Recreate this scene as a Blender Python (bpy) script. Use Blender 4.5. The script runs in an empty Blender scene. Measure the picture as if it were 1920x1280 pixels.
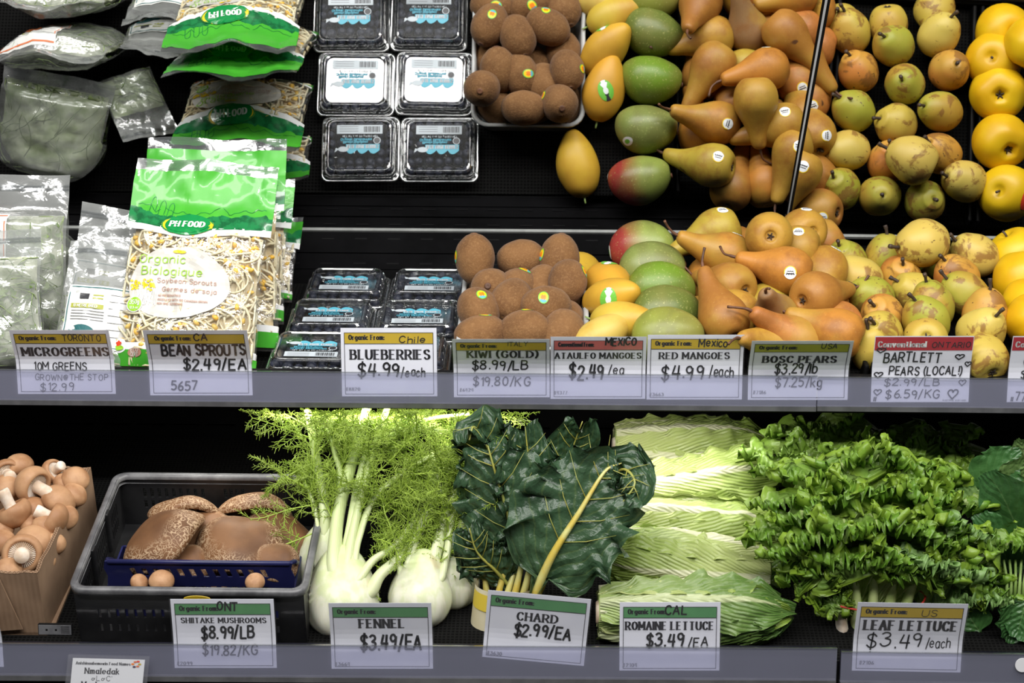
import bpy, bmesh, math, random
from mathutils import Vector as V, Matrix, noise
from mathutils.bvhtree import BVHTree
R = math.radians
rnd = random.Random(7)
scene = bpy.context.scene
COL = scene.collection

# ------------------------------------------------------------------ camera, world, lights, exposure
CAM = V((0.0386, -2.1329, 1.6162))
CX, CU, CB = V((0.99980, 0.01927, 0.00534)), V((-0.00892, 0.19072, 0.98160)), V((0.01790, -0.98145, 0.19086))
cd = bpy.data.cameras.new('camera')
cam = bpy.data.objects.new('camera', cd)
COL.objects.link(cam)
CX = CX.normalized()
CU = (CU - CX * CU.dot(CX)).normalized()
CB = CX.cross(CU)
cam.matrix_world = Matrix(((CX.x, CU.x, CB.x, CAM.x), (CX.y, CU.y, CB.y, CAM.y), (CX.z, CU.z, CB.z, CAM.z), (0, 0, 0, 1)))
cd.sensor_width = 36.0
cd.lens = 60.0
cd.clip_start = 0.05
cd.dof.use_dof = True
cd.dof.focus_distance = 2.12
cd.dof.aperture_fstop = 9.0
scene.camera = cam

wd = bpy.data.worlds.new('store_air')
scene.world = wd
wd.use_nodes = True
wd.node_tree.nodes['Background'].inputs[0].default_value = (0.93, 0.96, 1.0, 1)
wd.node_tree.nodes['Background'].inputs[1].default_value = 0.07

def area_light(name, loc, target, sx, sy, power, color=(1, 1, 1)):
    l = bpy.data.lights.new(name, 'AREA')
    l.shape = 'RECTANGLE'
    l.size, l.size_y, l.energy, l.color = sx, sy, power, color
    o = bpy.data.objects.new(name, l)
    COL.objects.link(o)
    o.location = loc
    o.rotation_euler = (V(target) - V(loc)).to_track_quat('-Z', 'Y').to_euler()
    return o

area_light('canopy_lamp_light', (0.0, -0.575, 2.16), (0.0, 0.05, 1.12), 2.6, 0.12, 17, (1.0, 0.975, 0.94))
area_light('ceiling_tube_light', (0.0, -2.02, 2.78), (0.0, 0.0, 1.1), 3.2, 0.14, 50, (1.0, 0.985, 0.97))
area_light('shelf_tube_light', (-0.06, -0.028, 1.1185), (-0.06, -0.01, 0.6), 0.74, 0.014, 1.0, (1.0, 0.97, 0.88))
scene.view_settings.view_transform = 'Standard'
scene.view_settings.look = 'None'
scene.view_settings.exposure = 0.42
scene.view_settings.gamma = 1.0
scene.view_settings.use_curve_mapping = False
scene.cycles.transparent_max_bounces = 24
scene.cycles.max_bounces = 8
scene.cycles.caustics_reflective = False
scene.cycles.caustics_refractive = False

# ------------------------------------------------------------------ frames: upper deck (u across, v back, h out of it), lower deck
S_UP, S_LOW = R(15.5), R(18)
OU, OL = V((0, 0, 1.15)), V((0, -0.209, 0.877))
def frame(o, s):
    return Matrix(((1, 0, 0, o.x), (0, math.cos(s), -math.sin(s), o.y), (0, math.sin(s), math.cos(s), o.z), (0, 0, 0, 1)))
FU, FL = frame(OU, S_UP), frame(OL, S_LOW)
def ray(px, py):
    return (CX * ((px - 960) / 3200) - CU * ((py - 640) / 3200) - CB).normalized()
def at(px, py, v, F=None):
    """point of the lower (or upper) deck frame that stands at depth v along the deck"""
    F = F or FL
    d, n = ray(px, py), F.to_3x3().col[1]
    p = CAM + d * ((F @ V((0, v, 0)) - CAM).dot(n) / d.dot(n))
    return F.inverted() @ p
def aty(px, py, Y):
    d = ray(px, py)
    return CAM + d * ((Y - CAM.y) / d.y)

# ------------------------------------------------------------------ objects
def link(name, data, parent=None, loc=None, F=None):
    o = bpy.data.objects.new(name, data)
    COL.objects.link(o)
    if parent: o.parent = parent
    if loc is not None: o.location = loc
    return o
def tag(o, label, cat, group=None, kind=None):
    if label: o['label'] = label
    if cat: o['category'] = cat
    if group: o['group'] = group
    if kind: o['kind'] = kind
    return o
def thing(name, label, cat, M=None, group=None):
    o = link(name, None)
    if M is not None: o.matrix_world = M
    o.empty_display_size = 0.02
    return tag(o, label, cat, group)
def clone(root):
    c = root.copy()
    COL.objects.link(c)
    for ch in root.children:
        k = ch.copy(); COL.objects.link(k); k.parent = c
        k.matrix_parent_inverse = ch.matrix_parent_inverse.copy()
        for g in ch.children:
            q = g.copy(); COL.objects.link(q); q.parent = k
    return c
def axisM(F, p, axis, roll=0.0, sc=1.0):
    """world matrix at frame point p with local Z along the frame direction axis"""
    w = F @ V(p)
    z = (F.to_3x3() @ V(axis)).normalized()
    q = z.to_track_quat('Z', 'Y')
    s = sc if isinstance(sc, tuple) else (sc, sc, sc)
    return Matrix.Translation(w) @ q.to_matrix().to_4x4() @ Matrix.Rotation(roll, 4, 'Z') @ Matrix.Diagonal((*s, 1))

class MB:
    """collects shapes and links them as ONE mesh object"""
    def __init__(s):
        s.v, s.f, s.m, s.uv = [], [], [], {}
    def add(s, vs, fs, mi=0):
        b = len(s.v)
        s.v += [tuple(x) for x in vs]
        s.f += [tuple(b + i for i in f) for f in fs]
        s.m += [mi] * len(fs)
        return b
    def box(s, a, b, mi=0, M=None):
        c = [V((x, y, z)) for z in (a[2], b[2]) for y in (a[1], b[1]) for x in (a[0], b[0])]
        if M: c = [M @ x for x in c]
        s.add(c, [(0, 2, 3, 1), (4, 5, 7, 6), (0, 1, 5, 4), (2, 6, 7, 3), (0, 4, 6, 2), (1, 3, 7, 5)], mi)
    def loft(s, rings, mi=0, close=True, cap0=False, cap1=False):
        n = len(rings[0]); vs = [p for r_ in rings for p in r_]; fs = []
        for i in range(len(rings) - 1):
            for j in range(n if close else n - 1):
                k = (j + 1) % n
                fs.append((i * n + j, i * n + k, (i + 1) * n + k, (i + 1) * n + j))
        if cap0: fs.append(tuple(reversed(range(n))))
        if cap1: fs.append(tuple((len(rings) - 1) * n + j for j in range(n)))
        s.add(vs, fs, mi)
    def tube(s, pts, rad, n=6, mi=0, cap=True, flat=1.0):
        pts = [V(p) for p in pts]
        if not hasattr(rad, '__len__'): rad = [rad] * len(pts)
        rings, nrm = [], None
        for i, p in enumerate(pts):
            t = (pts[min(i + 1, len(pts) - 1)] - pts[max(i - 1, 0)])
            t = t.normalized() if t.length > 1e-9 else V((0, 0, 1))
            if nrm is None:
                nrm = t.cross(V((0, 0, 1)) if abs(t.z) < .9 else V((1, 0, 0))).normalized()
            nrm = (nrm - t * nrm.dot(t))
            nrm = nrm.normalized() if nrm.length > 1e-6 else t.orthogonal().normalized()
            b = t.cross(nrm)
            rings.append([p + (nrm * math.cos(2 * math.pi * k / n) + b * (flat * math.sin(2 * math.pi * k / n))) * rad[i] for k in range(n)])
        s.loft(rings, mi, True, cap, cap)
    def lathe(s, prof, n=24, mi=0, fn=None):
        """prof: (radius, z) from bottom to top; ends on the axis; fn(x, y, z) may deform"""
        rings = [[V((r_ * math.cos(2 * math.pi * k / n), r_ * math.sin(2 * math.pi * k / n), z)) for k in range(n)] for r_, z in prof]
        if fn: rings = [[fn(p) for p in r_] for r_ in rings]
        s.loft(rings, mi, True, True, True)
    def grid(s, fn, nu, nv, mi=0, uv=True):
        b = len(s.v); vs, fs = [], []
        for j in range(nv + 1):
            for i in range(nu + 1):
                vs.append(fn(i / nu, j / nv))
                if uv: s.uv[b + len(vs) - 1] = (i / nu, j / nv)
        for j in range(nv):
            for i in range(nu):
                q = j * (nu + 1) + i
                fs.append((q, q + 1, q + nu + 2, q + nu + 1))
        s.add(vs, fs, mi)
    def poly(s, pts, mi=0):
        s.add(pts, [tuple(range(len(pts)))], mi)
    def build(s, name, mats, parent=None, smooth=False, M=None):
        me = bpy.data.meshes.new(name)
        vs = s.v if M is None else [tuple(M @ V(p)) for p in s.v]
        me.from_pydata(vs, [], s.f)
        for m in (mats if isinstance(mats, (list, tuple)) else [mats]): me.materials.append(m)
        me.polygons.foreach_set('material_index', s.m)
        if smooth: me.polygons.foreach_set('use_smooth', [True] * len(s.f))
        if s.uv:
            l = me.uv_layers.new(name='UVMap')
            for p in me.loops: l.data[p.index].uv = s.uv.get(p.vertex_index, (0, 0))
        me.update()
        return link(name, me, parent)

def mod(o, kind, **kw):
    m = o.modifiers.new(kind.lower(), kind)
    for k, x in kw.items(): setattr(m, k, x)
    return o
def smoothpath(pts, k=6):
    """Catmull-Rom through 2-D or 3-D points"""
    P = [V(p) for p in pts]
    if len(P) < 3: return P
    P = [P[0] * 2 - P[1]] + P + [P[-1] * 2 - P[-2]]
    out = []
    for i in range(1, len(P) - 2):
        a, b, c, d = P[i - 1:i + 3]
        for j in range(k):
            t = j / k
            out.append(.5 * ((2 * b) + (c - a) * t + (2 * a - 5 * b + 4 * c - d) * t * t + (3 * b - 3 * c + d - a) * t ** 3))
    return out + [P[-2]]
def rrect(hx, hy, r, n=5):
    r = min(r, hx, hy); o = []
    for cx, cy, a0 in ((hx - r, hy - r, 0), (r - hx, hy - r, 90), (r - hx, r - hy, 180), (hx - r, r - hy, 270)):
        o += [(cx + r * math.cos(R(a0 + 90 * k / n)), cy + r * math.sin(R(a0 + 90 * k / n))) for k in range(n + 1)]
    return o
def holed(w, h, holes):
    """quads of a w x h panel with rectangular holes (x0, y0, x1, y1), each hole a real opening"""
    xs = sorted({0, w} | {q for a in holes for q in (a[0], a[2])}); ys = sorted({0, h} | {q for a in holes for q in (a[1], a[3])})
    vs = [(x, y) for y in ys for x in xs]; fs = []
    for j in range(len(ys) - 1):
        for i in range(len(xs) - 1):
            mx, my = (xs[i] + xs[i + 1]) / 2, (ys[j] + ys[j + 1]) / 2
            if not any(a[0] < mx < a[2] and a[1] < my < a[3] for a in holes):
                q = j * len(xs) + i
                fs.append((q, q + 1, q + 1 + len(xs), q + len(xs)))
    return vs, fs
def fbm(p, s=1.0, o=3):
    return noise.fractal(V(p) * s, 1.0, 2.0, o)
# ------------------------------------------------------------------ materials
class NT:
    def __init__(s, name):
        s.m = bpy.data.materials.new(name); s.m.use_nodes = True
        s.t = s.m.node_tree; s.n = s.t.nodes; s.l = s.t.links
        s.p = s.n['Principled BSDF']; s.out = s.n['Material Output']
    def new(s, k, **kw):
        x = s.n.new(k)
        for a, b in kw.items(): setattr(x, a, b)
        return x
    def set(s, sock, val):
        if hasattr(val, 'is_linked') or hasattr(val, 'links'): s.l.new(val, sock)
        else: sock.default_value = val
    def math(s, op, a, b=0.0, clamp=False):
        x = s.new('ShaderNodeMath', operation=op, use_clamp=clamp)
        s.set(x.inputs[0], a); s.set(x.inputs[1], b); return x.outputs[0]
    def mix(s, f, a, b):
        x = s.new('ShaderNodeMix', data_type='RGBA')
        s.set(x.inputs[0], f)
        for i, q in ((6, a), (7, b)): s.set(x.inputs[i], (*q, 1) if isinstance(q, tuple) and len(q) == 3 else q)
        return x.outputs[2]
    def step(s, x, lo, hi):
        q = s.new('ShaderNodeMapRange', interpolation_type='SMOOTHSTEP')
        s.set(q.inputs[0], x); q.inputs[1].default_value = lo; q.inputs[2].default_value = hi
        return q.outputs[0]
    def co(s, which='Object'):
        return s.new('ShaderNodeTexCoord').outputs[which]
    def orand(s): return s.new('ShaderNodeObjectInfo').outputs['Random']
    def noise(s, scale, detail=4, rough=.55, co=None, offs=True, dist=0.0):
        x = s.new('ShaderNodeTexNoise', noise_dimensions='4D' if offs else '3D')
        s.l.new(co or s.co(), x.inputs['Vector'])
        x.inputs['Scale'].default_value = scale; x.inputs['Detail'].default_value = detail; x.inputs['Roughness'].default_value = rough
        x.inputs['Distortion'].default_value = dist
        if offs: s.l.new(s.math('MULTIPLY', s.orand(), 37.0), x.inputs['W'])
        return x.outputs['Fac']
    def bump(s, h, strength=.3, dist=.001):
        b = s.new('ShaderNodeBump'); b.inputs['Strength'].default_value = strength; b.inputs['Distance'].default_value = dist
        s.l.new(h, b.inputs['Height']); s.l.new(b.outputs[0], s.p.inputs['Normal']); return b
    def fin(s, col, rough=.5, spec=.5, sss=0.0, coat=0.0, sheen=0.0, metal=0.0):
        p = s.p
        s.set(p.inputs['Base Color'], (*col, 1) if isinstance(col, tuple) and len(col) == 3 else col)
        s.set(p.inputs['Roughness'], rough); p.inputs['Specular IOR Level'].default_value = spec
        p.inputs['Coat Weight'].default_value = coat; p.inputs['Sheen Weight'].default_value = sheen; p.inputs['Metallic'].default_value = metal
        if sss:
            p.inputs['Subsurface Weight'].default_value = sss; p.inputs['Subsurface Scale'].default_value = .006
            p.inputs['Subsurface Radius'].default_value = (1, .6, .35)
        return s.m

def simple(name, c1, c2=None, scale=30, rough=.5, bump=0, bscale=120, spec=.5, sss=0, coat=0, sheen=0, metal=0, lo=.35, hi=.65):
    t = NT(name)
    col = c1 if c2 is None else t.mix(t.step(t.noise(scale), lo, hi), c1, c2)
    if bump: t.bump(t.noise(bscale, 6), bump)
    return t.fin(col, rough, spec, sss, coat, sheen, metal)

def clear(name, tint=(1, 1, 1), body=0.08, body_col=(.9, .92, .95), rough=.06, gloss=.12, bump=0, bscale=40, edge=.35):
    """thin clear plastic: mostly see-through, glossy, a little milky"""
    t = NT(name); t.n.remove(t.p)
    tr = t.new('ShaderNodeBsdfTransparent'); tr.inputs[0].default_value = (*tint, 1)
    gl = t.new('ShaderNodeBsdfGlossy'); gl.inputs['Roughness'].default_value = rough
    df = t.new('ShaderNodeBsdfDiffuse'); df.inputs[0].default_value = (*body_col, 1)
    tl = t.new('ShaderNodeBsdfTranslucent'); tl.inputs[0].default_value = (*body_col, 1)
    dm = t.new('ShaderNodeMixShader'); dm.inputs[0].default_value = .4
    t.l.new(df.outputs[0], dm.inputs[1]); t.l.new(tl.outputs[0], dm.inputs[2])
    lw = t.new('ShaderNodeLayerWeight'); lw.inputs[0].default_value = .35
    if bump:
        b = t.new('ShaderNodeBump'); b.inputs['Strength'].default_value = bump; b.inputs['Distance'].default_value = .004
        t.l.new(t.noise(bscale, 3, .5, dist=.6), b.inputs['Height'])
        for q in (gl, lw): t.l.new(b.outputs[0], q.inputs['Normal'])
    m1 = t.new('ShaderNodeMixShader'); m1.inputs[0].default_value = body
    t.l.new(tr.outputs[0], m1.inputs[1]); t.l.new(dm.outputs[0], m1.inputs[2])
    m2 = t.new('ShaderNodeMixShader')
    t.l.new(t.math('ADD', t.math('MULTIPLY', lw.outputs['Facing'], edge), gloss, True), m2.inputs[0])
    t.l.new(m1.outputs[0], m2.inputs[1]); t.l.new(gl.outputs[0], m2.inputs[2])
    t.l.new(m2.outputs[0], t.out.inputs[0])
    return t.m

def leafmat(name, base, tip, rib, vein=.5, nv=11, slant=5.0, ribw=.16, p=1.0, rough=.42, trans=.3, bumps=.5, blot=None, edge=None, fan=False):
    """leaf: UV x across (0.5 = midrib), y from base to tip"""
    t = NT(name)
    sp = t.new('ShaderNodeSeparateXYZ'); t.l.new(t.co('UV'), sp.inputs[0])
    x, y = sp.outputs[0], sp.outputs[1]
    a = t.math('ABSOLUTE', t.math('SUBTRACT', t.math('MULTIPLY', x, 2.0), 1.0))
    grow = t.math('POWER', y, p, True)
    nz = t.noise(60, 4)
    c = t.mix(t.math('ADD', grow, t.math('MULTIPLY', t.math('SUBTRACT', nz, .5), .5), True), base, tip)
    if blot: c = t.mix(t.step(t.noise(25, 3), .45, .7), c, blot)
    if edge: c = t.mix(t.step(a, .55, 1.0), c, edge)
    w = t.math('MULTIPLY', t.math('SUBTRACT', 1.06, t.math('POWER', y, .7)), ribw)
    rm = t.step(t.math('SUBTRACT', w, a), -.03, .03)
    wob = t.math('MULTIPLY', t.noise(26, 3), 1.5)
    if fan: ph = t.math('ADD', t.math('MULTIPLY', t.math('DIVIDE', a, t.math('ADD', y, .25)), nv * .8), wob)
    else: ph = t.math('ADD', t.math('SUBTRACT', t.math('MULTIPLY', y, nv), t.math('MULTIPLY', a, slant)), wob)
    fr = t.math('ABSOLUTE', t.math('SUBTRACT', t.math('FRACT', ph), .5))
    vm = t.math('MULTIPLY', t.step(fr, .12, .0), vein)
    msk = t.math('MAXIMUM', rm, vm)
    c = t.mix(msk, c, rib)
    h = t.math('ADD', t.math('MULTIPLY', fr, 1.2), t.math('MULTIPLY', t.noise(90, 4), .8))
    b = t.bump(h, bumps, .0025)
    t.fin(c, rough, .5)
    tl = t.new('ShaderNodeBsdfTranslucent'); t.l.new(c, tl.inputs[0]); t.l.new(b.outputs[0], tl.inputs['Normal'])
    mx = t.new('ShaderNodeMixShader'); mx.inputs[0].default_value = trans
    t.l.new(t.p.outputs[0], mx.inputs[1]); t.l.new(tl.outputs[0], mx.inputs[2]); t.l.new(mx.outputs[0], t.out.inputs[0])
    return t.m

def m_bosc():
    t = NT('bosc_skin'); oc = t.new('ShaderNodeObjectInfo').outputs['Color']
    c = t.mix(t.step(t.noise(26, 6, .65), .40, .66), oc, t.mix(.7, oc, (.26, .095, .018)))
    c = t.mix(t.math('MULTIPLY', t.step(t.noise(11, 4, .6), .46, .66), .65), c, (.43, .275, .040))
    c = t.mix(t.math('MULTIPLY', t.step(t.noise(17, 5, .7, dist=.5), .58, .70), .55), c, (.20, .085, .022))
    c = t.mix(t.math('MULTIPLY', t.step(t.noise(420, 2), .62, .72), .3), c, (.60, .36, .12))
    c = t.mix(t.step(t.noise(33, 2), .715, .75), c, (.12, .05, .02))
    t.bump(t.noise(300, 4), .12)
    return t.fin(c, .48, .4, .08)
def m_bart():
    t = NT('bartlett_skin'); oi = t.new('ShaderNodeObjectInfo'); oc = oi.outputs['Color']
    c = t.mix(t.step(t.noise(16, 4), .4, .7), oc, t.mix(.5, oc, (.52, .36, .07)))
    sp = t.new('ShaderNodeSeparateXYZ'); t.l.new(t.co(), sp.inputs[0])
    bl = t.step(t.math('ADD', t.math('MULTIPLY', sp.outputs[0], 16.0), t.math('MULTIPLY', t.noise(14, 3), .7)), .40, .72)
    c = t.mix(t.math('MULTIPLY', bl, oi.outputs['Alpha']), c, (.50, .17, .035))
    c = t.mix(t.math('MULTIPLY', t.step(t.noise(34, 4, .65, dist=.6), .52, .60), .78), c, (.22, .095, .025))
    c = t.mix(t.step(t.noise(120, 2, .5, dist=1.0), .68, .72), c, (.09, .045, .02))
    t.bump(t.noise(80, 3), .12)
    return t.fin(c, .45, .4, .08)
def m_kiwi():
    t = NT('kiwi_skin')
    c = t.mix(t.step(t.noise(26, 5), .35, .7), (.215, .105, .038), (.135, .062, .022))
    c = t.mix(t.math('MULTIPLY', t.step(t.noise(330, 3, .7), .48, .64), .40), c, (.31, .17, .07))
    t.bump(t.noise(430, 3, .7), .9, .0011)
    return t.fin(c, .75, .2, 0, 0, .12)
def m_mango(red=False):
    t = NT('mango_skin' if not red else 'blushed_mango_skin'); oc = t.new('ShaderNodeObjectInfo').outputs['Color']
    c = t.mix(t.step(t.noise(14, 4), .4, .7), oc, t.mix(.5, oc, (.25, .21, .06)))
    sp = t.new('ShaderNodeSeparateXYZ'); t.l.new(t.co(), sp.inputs[0])
    if red:
        k = t.step(t.math('ADD', t.math('MULTIPLY', sp.outputs[2], 16.0), t.math('MULTIPLY', t.noise(12, 3), .9)), .10, .85)
        c = t.mix(k, c, (.30, .035, .03))
    c = t.mix(t.math('MULTIPLY', t.step(t.noise(9, 4, .6, dist=.5), .50, .68), .5), c, (.13, .12, .035))
    c = t.mix(t.math('MULTIPLY', t.step(t.noise(380, 2), .60, .68), .5), c, (.42, .42, .14))
    t.bump(t.noise(60, 3), .06)
    return t.fin(c, .38, .45, .06)
def m_ataulfo():
    t = NT('yellow_mango_skin'); oc = t.new('ShaderNodeObjectInfo').outputs['Color']
    c = t.mix(t.step(t.noise(15, 4), .4, .7), oc, (.50, .27, .03))
    c = t.mix(t.math('MULTIPLY', t.step(t.noise(48, 4, .7), .62, .72), .5), c, (.42, .24, .05))
    t.bump(t.noise(90, 3), .1)
    return t.fin(c, .45, .4, .1)
def m_portobello():
    t = NT('portobello_cap_skin')
    vo = t.new('ShaderNodeTexVoronoi', feature='DISTANCE_TO_EDGE'); vo.inputs['Scale'].default_value = 120
    mp = t.new('ShaderNodeMapping'); t.l.new(t.co(), mp.inputs[0]); mp.inputs['Scale'].default_value = (1, 1, 1)
    nz = t.new('ShaderNodeTexNoise'); nz.inputs['Scale'].default_value = 60; t.l.new(t.co(), nz.inputs['Vector'])
    ad = t.new('ShaderNodeMixRGB', blend_type='LINEAR_LIGHT'); ad.inputs[0].default_value = .03
    t.l.new(mp.outputs[0], ad.inputs[1]); t.l.new(nz.outputs['Color'], ad.inputs[2]); t.l.new(ad.outputs[0], vo.inputs['Vector'])
    sp = t.new('ShaderNodeSeparateXYZ'); t.l.new(t.co(), sp.inputs[0])
    rr = t.math('SQRT', t.math('ADD', t.math('POWER', sp.outputs[0], 2.0), t.math('POWER', sp.outputs[1], 2.0)))
    zone = t.step(t.math('ADD', t.math('MULTIPLY', rr, 20.0), t.math('MULTIPLY', t.noise(18, 3), .7)), .95, 1.25)
    crack = t.math('MULTIPLY', t.step(vo.outputs['Distance'], .13, .02), zone)
    c = t.mix(t.step(t.noise(20, 4), .35, .7), (.20, .095, .040), (.115, .052, .022))
    c = t.mix(t.math('MULTIPLY', crack, .75), c, (.56, .40, .25))
    t.bump(t.math('SUBTRACT', 1.0, crack), .35)
    return t.fin(c, .55, .35, .05)
def m_mat():
    t = NT('black_ribbed_mat')
    wv = t.new('ShaderNodeTexWave', wave_type='BANDS', bands_direction='X'); wv.inputs['Scale'].default_value = 62
    wy = t.new('ShaderNodeTexWave', wave_type='BANDS', bands_direction='Y'); wy.inputs['Scale'].default_value = 62
    co = t.co()
    for q in (wv, wy): t.l.new(co, q.inputs['Vector']); q.inputs['Distortion'].default_value = .3
    h = t.math('MAXIMUM', wv.outputs['Fac'], wy.outputs['Fac'])
    t.bump(h, .7, .002)
    return t.fin(t.mix(h, (.0018, .0018, .0018), (.0085, .0085, .0083)), .8, .06)
def m_cardboard():
    t = NT('brown_cardboard')
    wv = t.new('ShaderNodeTexWave', wave_type='BANDS', bands_direction='X'); wv.inputs['Scale'].default_value = 50
    t.l.new(t.co(), wv.inputs['Vector']); wv.inputs['Distortion'].default_value = .6
    c = t.mix(t.step(t.noise(22, 5), .3, .7), (.33, .215, .135), (.23, .145, .09))
    c = t.mix(t.math('MULTIPLY', wv.outputs['Fac'], .18), c, (.42, .29, .19))
    t.bump(wv.outputs['Fac'], .15)
    return t.fin(c, .8, .2)
def m_rail():
    t = NT('grey_price_channel')
    c = t.mix(t.step(t.noise(9, 5, .6), .35, .75), (.006, .006, .012), (.022, .022, .034))
    return t.fin(c, .35, .5)

BLACK = simple('black_plastic', (.004, .004, .0042), (.008, .008, .0085), 20, .7, .08, spec=.08)
BLACKG = simple('black_enamel', (.004, .004, .0045), (.007, .007, .0075), 9, .5, .05, 60, spec=.12)
GREYP = simple('worn_grey_panel', (.010, .010, .0105), (.016, .016, .016), 14, .7, .05, spec=.1)
DARKWALL = simple('dark_case_wall', (.0025, .0025, .003), (.004, .004, .0045), 8, .8, spec=.05)
PANEL = simple('black_vent_panel', (.0025, .0025, .0027), (.0045, .0045, .005), 14, .8, spec=.03)
MAT = m_mat()
RAILM = m_rail()
STEEL = simple('dull_steel_edge', (.30, .30, .31), (.2, .2, .21), 30, .35, 0, metal=.8)
SLIVER = simple('grey_aluminium_strip', (.36, .37, .36), (.28, .29, .28), 40, .4, 0, metal=.4)
STRIP = clear('clear_price_strip', (.96, .96, 1), .16, (.70, .72, .90), .14, .03, .05, 12, .2)
SLEEVE = clear('clear_tag_sleeve', (1, 1, 1), .03, (.9, .9, 1), .1, .035, 0, 10, .2)
CARD = simple('white_tag_card', (.74, .75, .82), (.70, .71, .79), 30, .45, 0, spec=.4)
INK = simple('black_ink', (.008, .008, .010), None, rough=.5)
INKP = simple('printed_black', (.016, .015, .020), None, rough=.5)
GREYINK = simple('grey_print', (.25, .25, .27), None, rough=.6)
YBAND = simple('mustard_band', (.52, .36, .012), (.48, .33, .012), 30, .45)
LBAND = simple('olive_band', (.36, .36, .018), (.32, .33, .018), 30, .45)
RBAND = simple('dusty_red_band', (.50, .11, .10), (.46, .10, .09), 30, .45)
CBAND = simple('crimson_band', (.42, .012, .022), (.38, .012, .02), 30, .45)
GBAND = simple('green_band', (.085, .27, .10), (.075, .24, .09), 30, .45)
WHITEP = simple('white_print', (.80, .81, .80), None, rough=.5)
BOSC, BART, KIWI, ATA = m_bosc(), m_bart(), m_kiwi(), m_ataulfo()
MANGO, MANGOR = m_mango(), m_mango(True)
APPLE = simple('yellow_fruit_skin', (.72, .47, .008), (.68, .39, .006), 22, .4, .05, 60, .45, .08)
STEM = simple('brown_stem', (.16, .065, .03), (.07, .03, .015), 60, .6, .2)
DSTEM = simple('dark_stem', (.035, .022, .016), (.07, .045, .03), 80, .6, .3)
CALYX = simple('dry_calyx', (.035, .022, .014), None, rough=.8)
SWHITE = simple('sticker_white', (.82, .84, .86), None, rough=.4)
SYEL = simple('sticker_yellow', (.85, .58, .01), None, rough=.4)
SORG = simple('sticker_orange', (.85, .22, .01), None, rough=.4)
SGRN = simple('sticker_green', (.16, .50, .06), None, rough=.4)
SBLK = simple('sticker_black', (.03, .03, .035), None, rough=.4)
SRED = simple('sticker_red', (.72, .06, .02), None, rough=.4)
CLEARP = clear('clear_clamshell', (.97, .98, .98), .015, (.8, .83, .85), .07, .10, 0, 20, .75)
RIBP = clear('clamshell_bead', (.9, .92, .93), .10, (.8, .83, .85), .10, .34, 0, 20, .6)
BERRY = simple('blueberry_skin', (.010, .012, .026), (.030, .035, .060), 90, .5, .1, spec=.4)
TEAL = simple('teal_print', (.10, .42, .55), None, rough=.5)
PALEP = simple('pale_print', (.50, .56, .60), None, rough=.5)
TRAYW = simple('milky_white_tray', (.50, .51, .50), (.44, .45, .45), 20, .35, 0, spec=.5, sss=.2)
FILM = clear('clear_bag_film', (1, 1, 1), .045, (.95, .95, .93), .10, .06, .55, 60, .4)
ZFILM = clear('milky_zip_film', (.97, .98, .98), .26, (.92, .94, .92), .16, .12, .9, 42, .45)
GFILM = simple('bright_green_film', (.065, .40, .030), (.05, .34, .025), 18, .3, .1, 30, .4, coat=.2)
DGFILM = simple('forest_green_film', (.012, .19, .055), (.006, .10, .030), 90, .25, .1, 30, .5, coat=.4, lo=.45, hi=.6)
LOGOG = simple('logo_green', (.006, .24, .055), None, rough=.25, coat=.4)
LIME = simple('lime_print', (.30, .58, .03), None, rough=.4)
BROWNP = simple('faded_brown_print', (.42, .22, .16), None, rough=.5)
CREAM = simple('cream_label_film', (.60, .585, .54), (.57, .55, .50), 20, .35, .05, 40, .4)
SPROUT = simple('bean_sprout', (.76, .69, .49), (.72, .61, .38), 30, .35, 0, sss=.25)
SOY = simple('soy_bean', (.78, .42, .03), (.70, .48, .10), 60, .4, 0, sss=.15)
SPFILL = simple('packed_sprouts', (.62, .46, .20), (.76, .68, .48), 60, .6, .6, 120)
MGREEN = simple('microgreen', (.10, .17, .035), (.30, .38, .16), 60, .5, 0)
MGBRIGHT = simple('brightened_packed_greens', (.36, .46, .18), (.72, .78, .54), 40, .6, .5, 80)  # paler copy of the greens fill, brightening bags in the mirror's shade
MGFILL = simple('packed_microgreens', (.24, .28, .15), (.58, .60, .46), 50, .6, .6, 90)
PAPER = simple('paper_label', (.74, .74, .71), (.70, .70, .67), 40, .5)
ORANGEP = simple('orange_print', (.68, .17, .045), None, rough=.5)
TEALP = simple('dark_teal_print', (.035, .15, .16), None, rough=.5)
OLIVEP = simple('olive_print', (.40, .42, .06), None, rough=.5)
CARDB = m_cardboard()
CREM = simple('cremini_cap', (.50, .29, .155), (.33, .165, .078), 34, .55, .08, 120, .35, .1)
MSTEM = simple('mushroom_flesh', (.82, .74, .64), (.62, .47, .34), 60, .6, .25, 90, .3, .15)
GILL = simple('mushroom_gills', (.060, .032, .020), (.10, .06, .04), 80, .8)
PORT = m_portobello()
CRATE = simple('black_crate_plastic', (.010, .010, .011), (.018, .018, .019), 30, .35, .12)
CRATER = simple('scuffed_crate_rim', (.075, .075, .08), (.16, .16, .165), 40, .38, .15)
BLUEC = simple('navy_basket_plastic', (.010, .012, .060), (.016, .018, .085), 20, .35)
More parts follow.
